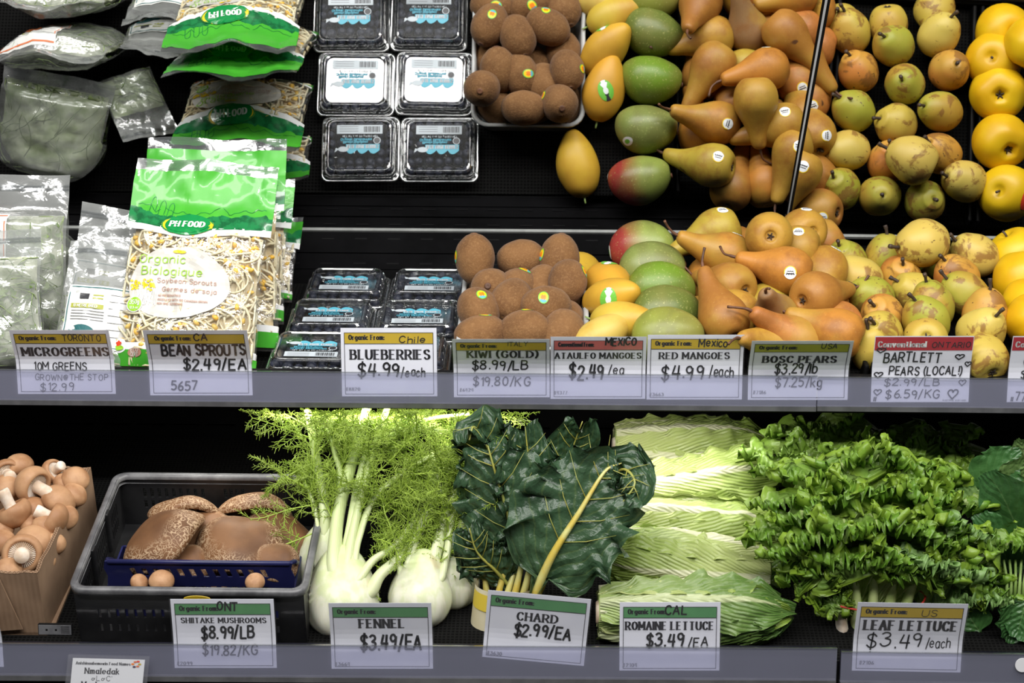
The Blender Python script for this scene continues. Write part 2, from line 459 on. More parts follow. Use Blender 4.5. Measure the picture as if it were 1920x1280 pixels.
def m_bulb():
    t = NT('fennel_bulb'); mp = t.new('ShaderNodeMapping'); mp.inputs['Scale'].default_value = (1, 1, .10); t.l.new(t.co(), mp.inputs[0])
    n1 = t.noise(95, 3, .5, mp.outputs[0]); sp = t.new('ShaderNodeSeparateXYZ'); t.l.new(t.co(), sp.inputs[0])
    c = t.mix(t.step(n1, .42, .62), (.74, .73, .60), (.62, .65, .44))
    c = t.mix(t.step(t.math('ADD', sp.outputs[2], t.math('MULTIPLY', n1, .03)), .02, .08), c, (.58, .66, .32))
    c = t.mix(t.math('MULTIPLY', t.step(t.noise(22, 3), .66, .74), .5), c, (.50, .36, .22))
    t.bump(n1, .5, .0015)
    return t.fin(c, .38, .5, .2)
FBULB = m_bulb()
def m_stalk():
    t = NT('fennel_stalk'); sp = t.new('ShaderNodeSeparateXYZ'); t.l.new(t.co(), sp.inputs[0])
    k = t.step(t.math('ADD', sp.outputs[2], t.math('MULTIPLY', t.noise(12, 3), .03)), .035, .16)
    c = t.mix(k, (.66, .70, .44), (.34, .48, .09))
    wv = t.new('ShaderNodeTexWave', wave_type='BANDS', bands_direction='X'); wv.inputs['Scale'].default_value = 160; wv.inputs['Distortion'].default_value = 1.5; t.l.new(t.co(), wv.inputs['Vector'])
    c = t.mix(t.math('MULTIPLY', wv.outputs['Fac'], .25), c, (.62, .70, .36))
    t.bump(wv.outputs['Fac'], .15)
    return t.fin(c, .38, .5, .15)
FSTALK = m_stalk()
FROND = simple('fennel_frond', (.25, .37, .035), (.36, .50, .07), 50, .45)
CHARD = leafmat('chard_leaf', (.048, .096, .044), (.034, .076, .036), (.16, .22, .06), .22, 8, 3.5, .03, 1, .30, .10, 1.0, blot=(.026, .062, .028))
CHARDVEIN = simple('thin_chard_vein', (.30, .33, .08), (.34, .32, .06), 40, .4)
CHARDRIB = simple('yellow_chard_rib', (.60, .58, .22), (.58, .44, .07), 40, .35, .1, 90, .5, .2)
ROMF = leafmat('romaine_leaf', (.50, .56, .22), (.24, .37, .045), (.68, .69, .45), .30, 17, 9.0, .34, 1.1, .36, .22, .6)
ROMD = leafmat('dark_romaine_leaf', (.34, .44, .14), (.075, .17, .028), (.50, .56, .30), .26, 15, 8.0, .3, .7, .34, .18, .6)
LETT = leafmat('leaf_lettuce_leaf', (.55, .58, .28), (.125, .27, .022), (.45, .55, .22), .10, 6, 2.0, .12, .45, .36, .25, .7, blot=(.20, .36, .035), edge=(.24, .38, .035))
LETTD = leafmat('deep_lettuce_leaf', (.40, .48, .16), (.15, .27, .032), (.40, .48, .18), .10, 6, 2.0, .10, .5, .36, .22, .7, edge=(.16, .28, .03))
SPIN = leafmat('spinach_leaf', (.055, .15, .035), (.045, .135, .038), (.13, .24, .08), .14, 7, 3.0, .04, 1, .34, .15, .6)
SPINL = leafmat('pale_spinach_leaf', (.28, .42, .14), (.20, .35, .10), (.36, .48, .20), .18, 7, 3.0, .06, 1, .4, .2, .7)
GSTEM = simple('green_stem', (.22, .34, .08), (.30, .42, .14), 40, .4)
REDBAND = simple('red_rubber_band', (.52, .035, .02), None, rough=.5)
PURPLE = simple('purple_wrap', (.045, .018, .060), (.035, .012, .05), 30, .4)
WRAPW = simple('pale_wrap_paper', (.62, .58, .42), (.55, .48, .30), 30, .6)
YWRAP = simple('yellow_wrap_print', (.62, .47, .05), None, rough=.5)
LAMP = NT('lit_tube')
_e = LAMP.p; _e.inputs['Emission Color'].default_value = (1, .98, .95, 1); _e.inputs['Emission Strength'].default_value = 6
LAMP = LAMP.m
def m_mirror():
    t = NT('mirror_glass')
    return t.fin((.84, .845, .84), .012, .5, metal=1.0)
MIRROR = m_mirror()
# ------------------------------------------------------------------ lettering: stroke glyphs drawn as thin ribbons
_bowl = '~0,4.8 1.8,6.5 3.8,5.8 4.6,3.2 3.8,.8 1.8,0 0,1.4'
_o = '~2.4,6.5 .7,5.4 .1,3.2 .7,1 2.4,0 4.1,1 4.7,3.2 4.1,5.4 2.4,6.5'
_S = '~5,8.3 3.9,9.8 2.4,10 .7,9 .5,7.2 1.6,5.8 3.6,4.8 5,3.5 5,1.5 3.6,.1 2,.1 .3,1.7'
_O = '~3,10 1,8.6 .1,5 1,1.4 3,0 5,1.4 5.9,5 5,8.6 3,10'
_C = '~5.6,8 4.4,9.7 2.8,10 1,8.5 .2,5 1,1.5 2.8,0 4.4,.3 5.6,2'
_P = '0,0 0,10|~0,10 3.6,9.8 5.2,7.4 3.6,4.8 0,4.6'
_n = '0,6.5 0,0|~0,4.6 1.6,6.4 3.4,6.3 4.2,5 4.2,0'
GL = {
 'A': '0,0 3,10 6,0|1,3.5 5,3.5', 'B': '0,0 0,10|~0,10 3.5,9.8 4.6,7.8 3.5,5.4 0,5.2|~0,5.2 4,5 5.4,2.7 4,.2 0,0', 'C': _C,
 'D': '0,0 0,10|~0,10 3,9.8 5.4,7.5 5.8,5 5.4,2.5 3,.2 0,0', 'E': '0,0 0,10|0,10 4.8,10|0,0 4.8,0|0,5.2 4,5.2', 'F': '0,0 0,10|0,10 4.8,10|0,5.2 4,5.2',
 'G': _C + '|5.6,2 5.6,4.5|5.6,4.5 3.4,4.5', 'H': '0,0 0,10|5.5,0 5.5,10|0,5.2 5.5,5.2', 'I': '0,0 0,10', 'J': '~3.5,10 3.5,2.5 2.5,.2 1,.2 0,2',
 'K': '0,0 0,10|5,10 0,4.5|1.6,6 5.4,0', 'L': '0,10 0,0|0,0 4.8,0', 'M': '0,0 0,10|0,10 3.5,3|3.5,3 7,10|7,10 7,0', 'N': '0,0 0,10|0,10 5.8,0|5.8,0 5.8,10',
 'O': _O, 'P': _P, 'Q': _O + '|3.5,3 6,-1', 'R': _P + '|2.6,4.6 5.6,0', 'S': _S, 'T': '0,10 6,10|3,10 3,0', 'U': '~0,10 0,3 1.2,.5 2.8,0 4.4,.5 5.6,3 5.6,10',
 'V': '0,10 3,0 6,10', 'W': '0,10 2,0 4,8 6,0 8,10', 'X': '0,10 5.6,0|5.6,10 0,0', 'Y': '0,10 2.9,5 2.9,0|5.8,10 2.9,5', 'Z': '0,10 5.2,10 0,0 5.4,0',
 '0': '~2.5,10 .8,8.6 .1,5 .8,1.4 2.5,0 4.2,1.4 4.9,5 4.2,8.6 2.5,10', '1': '.6,8 2.2,10|2.2,10 2.2,0', '2': '~.3,7.8 1.2,9.7 3,10 4.6,8.8 4.4,6.5 2,3 0,0|0,0 5,0',
 '3': '~.4,8.8 2,10 4,9.4 4.4,7.2 2.2,5.4|~2.2,5.4 4.8,4.4 4.8,1.6 3,0 1.2,.1 0,1.6', '4': '1.4,10 0,4 5,4|4,10 3.6,0', '5': '4.6,10 .8,10 .5,5.6|~.5,5.6 2.6,6.2 4.8,4.6 4.6,1.6 2.6,0 .2,.8',
 '6': '~4,9.8 1.6,7 .4,3.6 1,.8 2.8,0 4.6,1.4 4.4,4 2.6,5 .8,3.8', '7': '0,10 5,10 1.8,0', '8': '~2.5,5.4 .6,7 .8,9.2 2.5,10 4.2,9.2 4.4,7 2.5,5.4 .3,3.4 .5,.9 2.5,0 4.5,.9 4.7,3.4 2.5,5.4',
 '9': '~4.6,7.4 3,9.9 1,9.4 .4,7.2 1.6,5.2 3.6,5.6 4.6,7.4|~4.6,8.6 4.4,4 3.6,0', '$': _S + '|2.9,11.6 2.6,-1.6', '.': '.3,0 .3,.9', ':': '.3,0 .3,.9|.3,4.6 .3,5.5', ',': '.5,.6 0,-1.6',
 '/': '0,-1 3,11', '(': '~2,11.5 .4,8 .4,3 2,-1', ')': '~0,11.5 1.6,8 1.6,3 0,-1', '#': '1.4,0 2.4,10|4,0 5,10|.4,3.4 5.4,3.4|.8,6.8 5.8,6.8', '!': '.2,10 .2,3|.2,.8 .2,0',
 '@': '~4.4,6 3,6.6 2,5 2.4,3.2 3.6,3.2 4.4,5|~4.4,6.4 4.5,3.6 5.6,3.4 6.2,5.4 5.4,8.4 3.2,9 1,7.4 .4,4.4 1.6,1.4 4,.6 5.6,1.4', '-': '0,4 3,4', '<': '~2.5,0 0,5 .6,8 2,8 2.5,6|~2.5,6 3.2,8.2 4.8,8 5,5 2.5,0',
 '~': "0,5 0,7", "'": '0,8 0,10', '^': '~0,5 1.2,8 2.4,5', '*': '~0,3 2,5.5 1.5,9 3,6|0,3 2.5,2', '_': '~.2,2 1,5 3,5 4,3 3,1 1,1 .2,2|4,3 5,6',
 'a': '~4.2,5.4 2.8,6.6 .8,5.6 .3,3 1,.6 2.6,0 4.2,1.6|4.4,6.4 4.4,0', 'b': '0,10 0,0|' + _bowl, 'c': '~4.2,5.4 2.6,6.5 .8,5.4 .2,3.2 .8,.9 2.6,0 4.3,1.2',
 'd': '4.4,10 4.4,0|~4.4,5 2.6,6.5 .8,5.6 .2,3.2 .8,.8 2.6,0 4.4,1.4', 'e': '~.4,3.4 4.4,3.4 4,5.6 2.4,6.5 .8,5.4 .2,3.2 .9,.8 2.6,0 4.3,1.1', 'f': '~3.4,9.6 2.2,10 1.4,8.8 1.4,7|1.4,7 1.4,0|0,6.4 3,6.4',
 'g': '4.4,6.5 4.4,-1|~4.4,-1 3.6,-2.8 2,-3 .4,-2.2|~4.4,5 2.6,6.5 .8,5.6 .2,3.4 .8,1 2.6,.2 4.4,1.6', 'h': '0,10 0,0|~0,4.6 1.6,6.4 3.4,6.3 4.2,5 4.2,0', 'i': '.2,6.5 .2,0|.2,8.6 .2,9.4',
 'j': '~1.6,6.5 1.6,-1 .8,-2.8 0,-2.6|1.6,8.6 1.6,9.4', 'k': '0,10 0,0|3.8,6.5 0,2.6|1.4,3.8 4.2,0', 'l': '.2,10 .2,0', 'm': '0,6.5 0,0|~0,4.8 1.4,6.5 2.8,5.8 3,0|~3,4.8 4.4,6.5 5.8,5.8 6,0', 'n': _n, 'o': _o,
 'p': '0,6.5 0,-3|' + _bowl, 'q': '4.4,6.5 4.4,-3|~4.4,5 2.6,6.5 .8,5.6 .2,3.2 .8,.8 2.6,0 4.4,1.4', 'r': '0,6.5 0,0|~0,4.4 1.2,6 3,6.4', 's': '~3.8,5.5 2.4,6.5 .7,5.7 .8,4.2 2.2,3.4 3.8,2.4 3.6,.7 2,0 .2,1',
 't': '1.4,9 1.4,1|~1.4,1 2.2,0 3.4,.6|0,6.4 3,6.4', 'u': '~0,6.5 0,2 1,.2 2.6,.1 4.2,1.6|4.2,6.5 4.2,0', 'v': '0,6.5 2.2,0 4.4,6.5', 'w': '0,6.5 1.6,0 3,5.5 4.4,0 6,6.5', 'x': '0,6.5 4.2,0|4.2,6.5 0,0', 'y': '0,6.5 2.3,0|4.6,6.5 1.2,-3', 'z': '0,6.5 4,6.5 0,0 4.2,0'}
_gc = {}
def glyph(c):
    if c not in _gc:
        st = []
        for part in GL[c].split('|'):
            sm = part[0] == '~'
            pts = [tuple(float(q) for q in p.split(',')) for p in part.lstrip('~').split()]
            if sm: pts = [(p.x, p.y) for p in smoothpath([(x, y, 0) for x, y in pts], 4)]
            st.append(pts)
        _gc[c] = (st, max(p[0] for s_ in st for p in s_))
    return _gc[c]
def layout(txt, gap=2.0, space=4.0):
    x, out = 0.0, []
    for c in txt:
        if c == ' ': x += space; continue
        st, w = glyph(c)
        out.append((x, st)); x += w + gap
    return out, x - gap
def ribbon(mb, pts, wfn, surf, lift, mi, ends=True):
    P = [V((p[0], p[1], 0)) for p in pts]
    for i in range(len(P) - 1):
        a, b = P[i], P[i + 1]; d = b - a
        if d.length < 1e-9: continue
        d.normalize(); nn = V((-d.y, d.x, 0)); w = wfn(d) / 2
        e = d * (w * .45)
        q = [a - e - nn * w, b + e - nn * w, b + e + nn * w, a - e + nn * w]
        mb.poly([surf(p.x, p.y, lift) for p in q], mi)
def write(mb, txt, x, y, h, surf, lift, width=None, style='hand', wt=.13, mi=0, align='l', slant=0.0, jit=0.0, gap=None, rot=0.0):
    """draw txt with its baseline at (x, y), cap height h, on surf(x, y, lift)"""
    if gap is None: gap = 3.0 if style == 'serif' else 2.2
    lay, w = layout(txt, gap)
    s = h / 10.0; sx = s if width is None else width / w
    if align == 'c': x -= w * sx / 2
    if align == 'r': x -= w * sx
    ca, sa = math.cos(rot), math.sin(rot)
    for gx, strokes in lay:
        jx, jy, js = (rnd.uniform(-jit, jit) for _ in range(3))
        for st in strokes:
            pts = []
            for p in st:
                lx, ly = (gx + p[0] * (1 + js * .15) + slant * p[1] + jx * 2) * sx, (p[1] * (1 + js * .1) + jy * 3) * s
                pts.append((x + lx * ca - ly * sa, y + lx * sa + ly * ca))
            if style == 'serif':
                ribbon(mb, pts, lambda d: h * (wt * .52 + wt * 1.15 * abs(d.y) ** 1.6), surf, lift, mi)
                if len(st) <= 3:
                    for e, f in ((0, 1), (-1, -2)):
                        d = V((pts[e][0] - pts[f][0], pts[e][1] - pts[f][1]))
                        if d.length and abs(d.y) / d.length > .8 and d.length > h * .3:
                            ribbon(mb, [(pts[e][0] - h * .17, pts[e][1]), (pts[e][0] + h * .17, pts[e][1])], lambda d: h * .07, surf, lift, mi)
            else:
                ribbon(mb, pts, lambda d: h * wt, surf, lift, mi)
def rect(mb, x0, y0, x1, y1, surf, lift, mi=0, n=1):
    for i in range(n):
        for j in range(n):
            xs = [x0 + (x1 - x0) * (i + a) / n for a in (0, 1)]; ys = [y0 + (y1 - y0) * (j + a) / n for a in (0, 1)]
            mb.poly([surf(xs[0], ys[0], lift), surf(xs[1], ys[0], lift), surf(xs[1], ys[1], lift), surf(xs[0], ys[1], lift)], mi)
def frame_lines(mb, x0, y0, x1, y1, t, surf, lift, mi=0, n=6):
    for a in ((x0, y0, x1, y0 + t), (x0, y1 - t, x1, y1), (x0, y0, x0 + t, y1), (x1 - t, y0, x1, y1)):
        rect(mb, *a, surf, lift, mi, n)
def blob(mb, cx, cy, rx, ry, surf, lift, mi=0, n=20, fn=None, rings=1):
    def p(k, q):
        a = 2 * math.pi * k / n; m = (fn(a) if fn else 1.0) * q
        return surf(cx + rx * m * math.cos(a), cy + ry * m * math.sin(a), lift)
    c = surf(cx, cy, lift)
    for r_ in range(rings):
        q0, q1 = r_ / rings, (r_ + 1) / rings
        for k in range(n):
            if r_ == 0: mb.poly([c, p(k, q1), p(k + 1, q1)], mi)
            else: mb.poly([p(k, q0), p(k, q1), p(k + 1, q1), p(k + 1, q0)], mi)
# ------------------------------------------------------------------ the setting and the display case
def struct(o): o['kind'] = 'structure'; return o
b = MB(); b.box((-3, -3.4, -.05), (3, .75, 0)); struct(b.build('floor', simple('grey_store_floor', (.20, .20, .19), (.16, .16, .155), 3, .5)))
b = MB(); b.box((-3, .70, 0), (3, .75, 3.1)); struct(b.build('wall_back', simple('store_wall', (.30, .30, .29), (.27, .27, .26), 3, .7)))
b = MB(); b.box((-3, -3.4, 3.1), (3, .75, 3.15)); struct(b.build('ceiling', simple('store_ceiling', (.45, .45, .44), (.40, .40, .39), 3, .8)))

XA, XB = -1.15, 1.15
# upper deck
up = thing('display_shelf', 'black upper display shelf sloping to the front under the mirrors, covered with fruit and bags', 'shelf', FU.copy())
b = MB(); b.box((XA, -.034, -.016), (XB, .302, -.004)); b.build('deck', BLACK, up)
b = MB(); b.box((XA, -.030, -.004), (.10, .293, 0)); b.build('shelf_mat', MAT, up)
b = MB(); b.box((XA, -.041, -.020), (XB, -.034, .033)); mod(b.build('front_lip', BLACKG, up), 'BEVEL', width=.0012, segments=2)
b = MB()
pa, pb = V((0, .296, -.004)), V((0, .363, .0515))
dv = (pb - pa).normalized(); dn = V((0, -dv.z, dv.y))
def pan(x, t, l=0): return V((x, 0, 0)) + pa + (pb - pa) * t + dn * l
b.loft([[pan(XA, 0), pan(XB, 0), pan(XB, 0, -.01), pan(XA, 0, -.01)], [pan(XA, 1), pan(XB, 1), pan(XB, 1, -.01), pan(XA, 1, -.01)]], 0, True, True, True)
for t0, t1, l in ((.60, .66, .0025), (.30, .33, .0015)):
    b.loft([[pan(XA, t0), pan(XB, t0), pan(XB, t1), pan(XA, t1)], [pan(XA, t0, l), pan(XB, t0, l), pan(XB, t1, l), pan(XA, t1, l)]], 0, True, False, True)
for t in (.90, .44):
    for k in range(46):
        x = -1.1 + k * .048
        for o_, mi, q in ((0, 1, .03), (.024, 2, .012)):
            b.poly([pan(x, t - o_, .0006), pan(x + .018, t - o_, .0006), pan(x + .018, t - o_ - q, .0006), pan(x, t - o_ - q, .0006)], mi)
b.build('back_panel', [PANEL, DARKWALL, GREYP], up)
# raised black fruit pads to the right of the kiwi tray
def pad(name, label, u0, u1, v0=-.030, v1=.30, wall=0, top=.020):
    t = thing(name, label, 'display tray', FU.copy())
    b = MB(); b.box((u0 + .002, v0, .0), (u1 - .002, v1, top)); b.build('padded_floor', MAT, t)
    if wall:
        for x in (u0, u1 - .006):
            b = MB(); b.box((x, v0, 0), (x + .006, v1, wall)); mod(b.build('side_wall', BLACKG, t), 'BEVEL', width=.0025, segments=2)
    return t
pad('fruit_tray', 'low black padded tray floor under the yellow and red mangoes', .104, .231)
pad('fruit_tray', 'black plastic tray holding the heap of brown bosc pears', .233, .447, wall=.042)
pad('fruit_tray', 'black plastic tray holding the speckled bartlett pears', .451, .655, wall=.042)
pad('fruit_tray', 'black plastic tray at the right edge holding the bright yellow fruit', .661, .90, wall=.042)

# mirrors
def mirror(label, x0, x1, n, p0, zb=1.300, length=.62):
    n = V(n).normalized(); p0 = V(p0)
    def on(x, z): return V((x, p0.y - (n.x * (x - p0.x) + n.z * (z - p0.z)) / n.y, z))
    a, c = on(x0, zb), on(x1, zb)
    upv = V((0, -.66, .7513)); upv = (upv - n * upv.dot(n)).normalized()
    b = MB(); q = [a, c, c + upv * length, a + upv * length]
    b.loft([q, [x - n * .004 for x in q]], 1, True, False, True); b.poly(q, 0)
    m = b.build('tilted_mirror', [MIRROR, PANEL]); tag(m, label, 'mirror')
    b = MB(); b.loft([[x - n * .0045 for x in q], [x - n * .02 for x in q]], 0, True, True, True); b.build('backing_board', PANEL, m)
    b = MB(); ex = (c - a).normalized()
    q = [a - upv * .0035, c - upv * .0035, c + upv * .0010, a + upv * .0010]
    b.loft([[x + n * .0025 for x in q], [x - n * .004 for x in q]], 0, True, True, True); b.build('bottom_strip', SLIVER, m)
mirror('long tilted mirror over the upper shelf, left of the thin dark seam', XA, .3876, (.0, -.7513, -.6600), (-.0073, .3376, 1.2996))
mirror('tilted mirror over the upper shelf, right of the thin dark seam', .3893, XB, (-.03312, -.74132, -.67034), (-.0073, .33081, 1.2996))

# lower deck
lo = thing('display_shelf', 'black lower display shelf sloping to the front, loaded with mushrooms and green vegetables', 'shelf', FL.copy())
b = MB(); b.box((XA, -.034, -.03), (XB, .455, -.004)); b.build('deck', BLACK, lo)
b = MB(); b.box((XA, -.032, -.004), (XB, .45, 0)); b.build('shelf_mat', MAT, lo)
b = MB(); b.box((XA, -.040, -.03), (XB, -.034, .012)); mod(b.build('front_lip', BLACKG, lo), 'BEVEL', width=.0012, segments=2)
b = MB()
wy = V((0, .455, -.02)); up18 = FL.inverted().to_3x3() @ V((0, 0, 1)); bk = FL.inverted().to_3x3() @ V((0, 1, 0))
hs = [(.06 + .05 * k, .03 + .045 * j, .10 + .05 * k, .034 + .045 * j) for k in range(44) for j in range(2)]
vs, fs = holed(XB - XA, .14, hs)
b.add([wy + V((XA + x, 0, 0)) + up18 * y for x, y in vs], fs)
b.add([wy + V((XA + x, 0, 0)) + up18 * y + bk * .02 for x, y in ((0, 0), (XB - XA, 0), (XB - XA, .14), (0, .14))], [(0, 1, 2, 3)])
b.build('back_panel', DARKWALL, lo)
b = MB(); p0 = FL.inverted() @ V((XA, -.215, .03)); M_ = FL.inverted()
b.box((XA, -.215, .02), (XB, .60, .80), 0, M_); b.build('base_panel', BLACKG, lo)

# price channels: grey backing, clear front strip, steel lower edge
def rail(label, x0, x1, zl, zr, dzt, y):
    r = thing('price_rail', label, 'price rail', Matrix.Translation((x0, y, zl)))
    w = x1 - x0; sl = (zr - zl)
    def sec(ya, yb, za, zb, name, m):
        b = MB()
        b.loft([[V((0, ya, za)), V((0, yb, za)), V((0, yb, zb)), V((0, ya, zb))], [V((w, ya, za + sl)), V((w, yb, za + sl)), V((w, yb, zb + sl)), V((w, ya, zb + sl))]], 0, True, True, True)
        o = b.build(name, m, r); return o
    sec(.0022, .004, 0, dzt, 'backing', RAILM)
    sec(-.0052, -.0030, 0, dzt, 'clear_strip', STRIP)
    sec(-.0056, -.0028, dzt, dzt + .0011, 'strip_lip', RIBP)
    sec(-.0062, .004, -.0060, 0, 'bottom_edge', STEEL)
    return r
YU, YLW = -.0505, -.2535
rail('long grey price rail along the front of the upper shelf, left piece', XA, .3800, 1.1310, 1.1330, .0385, YU)
rail('grey price rail along the front of the upper shelf, right piece under the bartlett tag', .3812, XB, 1.1335, 1.1335, .0368, YU)
rail('long grey price rail along the front of the lower shelf, left piece', XA, .3822, .8447, .8547, .0388, YLW)
rail('grey price rail of the lower shelf, right piece behind the leaf lettuce tag', .3872, XB, .8527, .8517, .0368, YLW)
# the tube lamp under the upper deck
t = thing('shelf_lamp', 'slim tube lamp mounted under the front of the upper shelf', 'lamp', Matrix.Translation((-.06, -.028, 1.1225)))
b = MB(); b.box((-.40, -.006, .0025), (.40, .012, .006)); b.build('housing', BLACK, t)
b = MB(); b.tube([(-.38, 0, 0), (.38, 0, 0)], .002, 8); b.build('tube', LAMP, t, True)

# ------------------------------------------------------------------ price tags
def make_tag(label, cat, z, box, band, y, hand=(), name=None, code=None, organic='Organic From:', orgx=None, slope=0.0, crims=False, extra=(), frame_=True, fwd=True):
    ox, oy, sc = z
    X = lambda px: ox + px / sc
    Yp = lambda py: oy + py / sc
    x0, x1, yt, ys, yb = box
    A_ = aty(X(x0), Yp(yb), y); B_ = aty(X(x1), Yp(yb + slope * (x1 - x0)), y)
    ex = (B_ - A_); w = ex.length; ex.normalize(); ez = V((0, 0, 1)); ez = (ez - ex * ez.dot(ex)).normalized()
    H = w * .728
    lb = w * (yb - ys) / (x1 - x0) * 1.02
    def bend(t, phi):
        L = .02
        if t <= 0: return t, 0.0
        if abs(phi) < 1e-3: return t, 0.0
        if t < L: return L / phi * math.sin(phi * t / L), L / phi * (1 - math.cos(phi * t / L))
        return L / phi * math.sin(phi) + (t - L) * math.cos(phi), L / phi * (1 - math.cos(phi)) + (t - L) * math.sin(phi)
    def pt(x, yy, lift, phi):
        a, c = bend(yy - lb, phi)
        fy = -c
        return A_ + ex * x + ez * (lb + a) + V((0, fy - lift, 0))
    def pyof(p):
        d = p - CAM; k = -d.dot(CB); return 640 - 3200 * d.dot(CU) / k
    # how far the part above the strip leans, from its height in view
    best = min((abs(pyof(pt(w / 2, H, 0, R(a))) - Yp(yt + slope * (x1 - x0) / 2)), a) for a in (range(0, 56) if fwd else range(-45, 1)))[1]
    phi = R(best)
    def surf(x, yy, lift): return pt(x, yy, lift, phi) - A_
    cx_ = lambda px: (px - x0) / (x1 - x0) * w
    def cy_(py):
        return lb + (ys - py) / (ys - yt) * (H - lb) if py < ys else (yb - py) / (yb - ys) * lb
    r = thing('price_tag', label, cat, Matrix.Translation(A_))
    NY = 14
    b = MB()
    rows = [H * k / NY for k in range(NY + 1)]
    b.loft([[surf(0, q, .0003), surf(w, q, .0003), surf(w, q, -.0003), surf(0, q, -.0003)] for q in rows], 0, True, True, True)
    b.build('card', CARD, r)
    by1, by0 = H * .935, H * .775
    b = MB(); m = w * .034 if not crims else w * .006
    rect(b, m, by0, w - m, by1 if not crims else H * .985, surf, .0006, 0, 5); b.build('colour_band', band, r)
    if frame_ and not crims:
        b = MB(); t_ = w * .0055
        frame_lines(b, m, H * .03, w - m, by1, t_, surf, .0008); rect(b, m, by0 - t_, w - m, by0, surf, .0008, 0, 4)
        b.build('border', INKP, r)
    b = MB()
    if organic and not crims:
        o0, o1 = orgx or (x0 + (x1 - x0) * .085, x0 + (x1 - x0) * .45)
        write(b, organic, cx_(o0), by0 + (by1 - by0) * .36, (by1 - by0) * .42, surf, .0009, cx_(o1) - cx_(o0), 'serif', .17)
    if name:
        tx, a0, a1, bs, cp = name
        write(b, tx, cx_(a0), cy_(bs), cy_(cp) - cy_(bs), surf, .0009, cx_(a1) - cx_(a0), 'serif', .155)
    if b.f: b.build('printed_name', INKP, r)
    if crims:
        b = MB(); write(b, 'Conventional', cx_(x0 + (x1 - x0) * .04), H * .83, H * .085, surf, .0009, w * .48, 'serif', .17); b.build('printed_heading', WHITEP, r)
    if code:
        tx, a0, a1, bs, cp = code
        b = MB(); write(b, tx, cx_(a0), cy_(bs), cy_(cp) - cy_(bs), surf, .0009, cx_(a1) - cx_(a0), 'serif', .13); b.build('printed_code', GREYINK, r)
    if hand:
        b = MB()
        for hnd in hand:
            tx, a0, a1, bs, cp = hnd[:5]; wt = hnd[5] if len(hnd) > 5 else .14
            h = cy_(cp) - cy_(bs)
            write(b, tx, cx_(a0), cy_(bs), h, surf, .0011, cx_(a1) - cx_(a0), 'hand', wt, 0, 'l', .06, .28)
        b.build('handwriting', INK, r)
    for tx, a0, a1, bs, cp, mt in extra:
        b = MB(); write(b, tx, cx_(a0), cy_(bs), cy_(cp) - cy_(bs), surf, .0009, cx_(a1) - cx_(a0), 'hand', .14); b.build('printed_code', mt, r)
    b = MB(); e = w * .012
    b.loft([[surf(-e, q, .0013), surf(w + e, q, .0013)] for q in [H * 1.01 * k / NY for k in range(NY + 1)]], 0, False)
    b.build('plastic_sleeve', SLEEVE, r)
    return r
Z2, Z4, Z6, Z9 = (0, 320, 2.9083), (480, 380, 3.2), (1020, 370, 3.1217), (1440, 600, 4)
P1, PF, PC, PR, PL = (0, 760, 2.4617), (500, 740, 2.4617), (840, 740, 2.4617), (1100, 760, 2.4617), (1400, 760, 2.4617)
TG = 'price tag'
make_tag('mustard-topped tag reading MICROGREENS, handwritten TORONTO, in the upper rail', TG, Z2, (99, 632, 868, 1078, 1216), YBAND, YU,
         [('TORONTO', 375, 580, 928, 893, .11), ('10M GREENS', 195, 478, 1083, 1048), ('GROWN@THE STOP', 197, 592, 1140, 1108, .11), ('$12.99', 222, 400, 1197, 1157, .11)], ('MICROGREENS', 145, 607, 1013, 968))
make_tag('mustard-topped tag handwritten BEAN SPROUTS $2.49/EA in the upper rail', TG, Z2, (820, 1378, 870, 1088, 1224), YBAND, YU,
         [('CA', 1083, 1155, 927, 890, .17), ('BEAN SPROUTS', 905, 1350, 1010, 952, .17), ('$2.49/EA', 1005, 1345, 1083, 1032, .17), ('5657', 935, 1075, 1195, 1148, .17)], orgx=(878, 1068))
make_tag('mustard-topped tag reading BLUEBERRIES $4.99/each in the upper rail', TG, Z4, (517, 1088, 748, 1025, 1160), YBAND, YU,
         [('Chile', 865, 1018, 836, 798), ('$4.99', 610, 858, 1040, 962), ('/each', 875, 1015, 1040, 985, .13)], ('BLUEBERRIES', 575, 1043, 935, 880), ('#8820', 540, 625, 1125, 1107))
make_tag('mustard-topped tag reading KIWI (GOLD) in front of the kiwi tray', TG, Z4, (1188, 1762, 818, 1025, 1166), YBAND, YU,
         [('ITALY', 1515, 1630, 862, 835, .11), ('$8.99/LB', 1298, 1632, 1005, 958), ('$19.80/KG', 1300, 1640, 1096, 1045)], ('KIWI (GOLD)', 1275, 1690, 935, 895), ('#6424', 1222, 1305, 1130, 1112))
make_tag('dusty red topped tag reading ATAULFO MANGOES in the upper rail', TG, Z6, (38, 592, 815, 1035, 1178), RBAND, YU,
         [('MEXICO', 358, 530, 865, 822, .19), ('$2.49', 148, 345, 1060, 985), ('/ea', 375, 460, 1030, 985, .12)], ('ATAULFO MANGOES', 65, 562, 945, 912), ('#4377', 58, 135, 1150, 1132), organic='Conventional From:')
make_tag('mustard-topped tag reading RED MANGOES in the upper rail', TG, Z6, (600, 1158, 803, 1037, 1182), YBAND, YU,
         [('Mexico', 897, 1062, 872, 825), ('$4.99', 685, 925, 1060, 985, .12), ('/each', 965, 1105, 1050, 990, .11)], ('RED MANGOES', 672, 1075, 945, 908), ('#3663', 615, 698, 1160, 1142))
make_tag('olive-topped tag reading BOSC PEARS in front of the brown pears', TG, Z6, (1192, 1776, 838, 1045, 1184), LBAND, YU,
         [('USA', 1598, 1685, 885, 855, .12), ('$3.29/lb', 1345, 1590, 1033, 985), ('$7.25/kg', 1352, 1620, 1106, 1052)], ('BOSC PEARS', 1272, 1692, 975, 935), ('#7186', 1222, 1296, 1148, 1130))
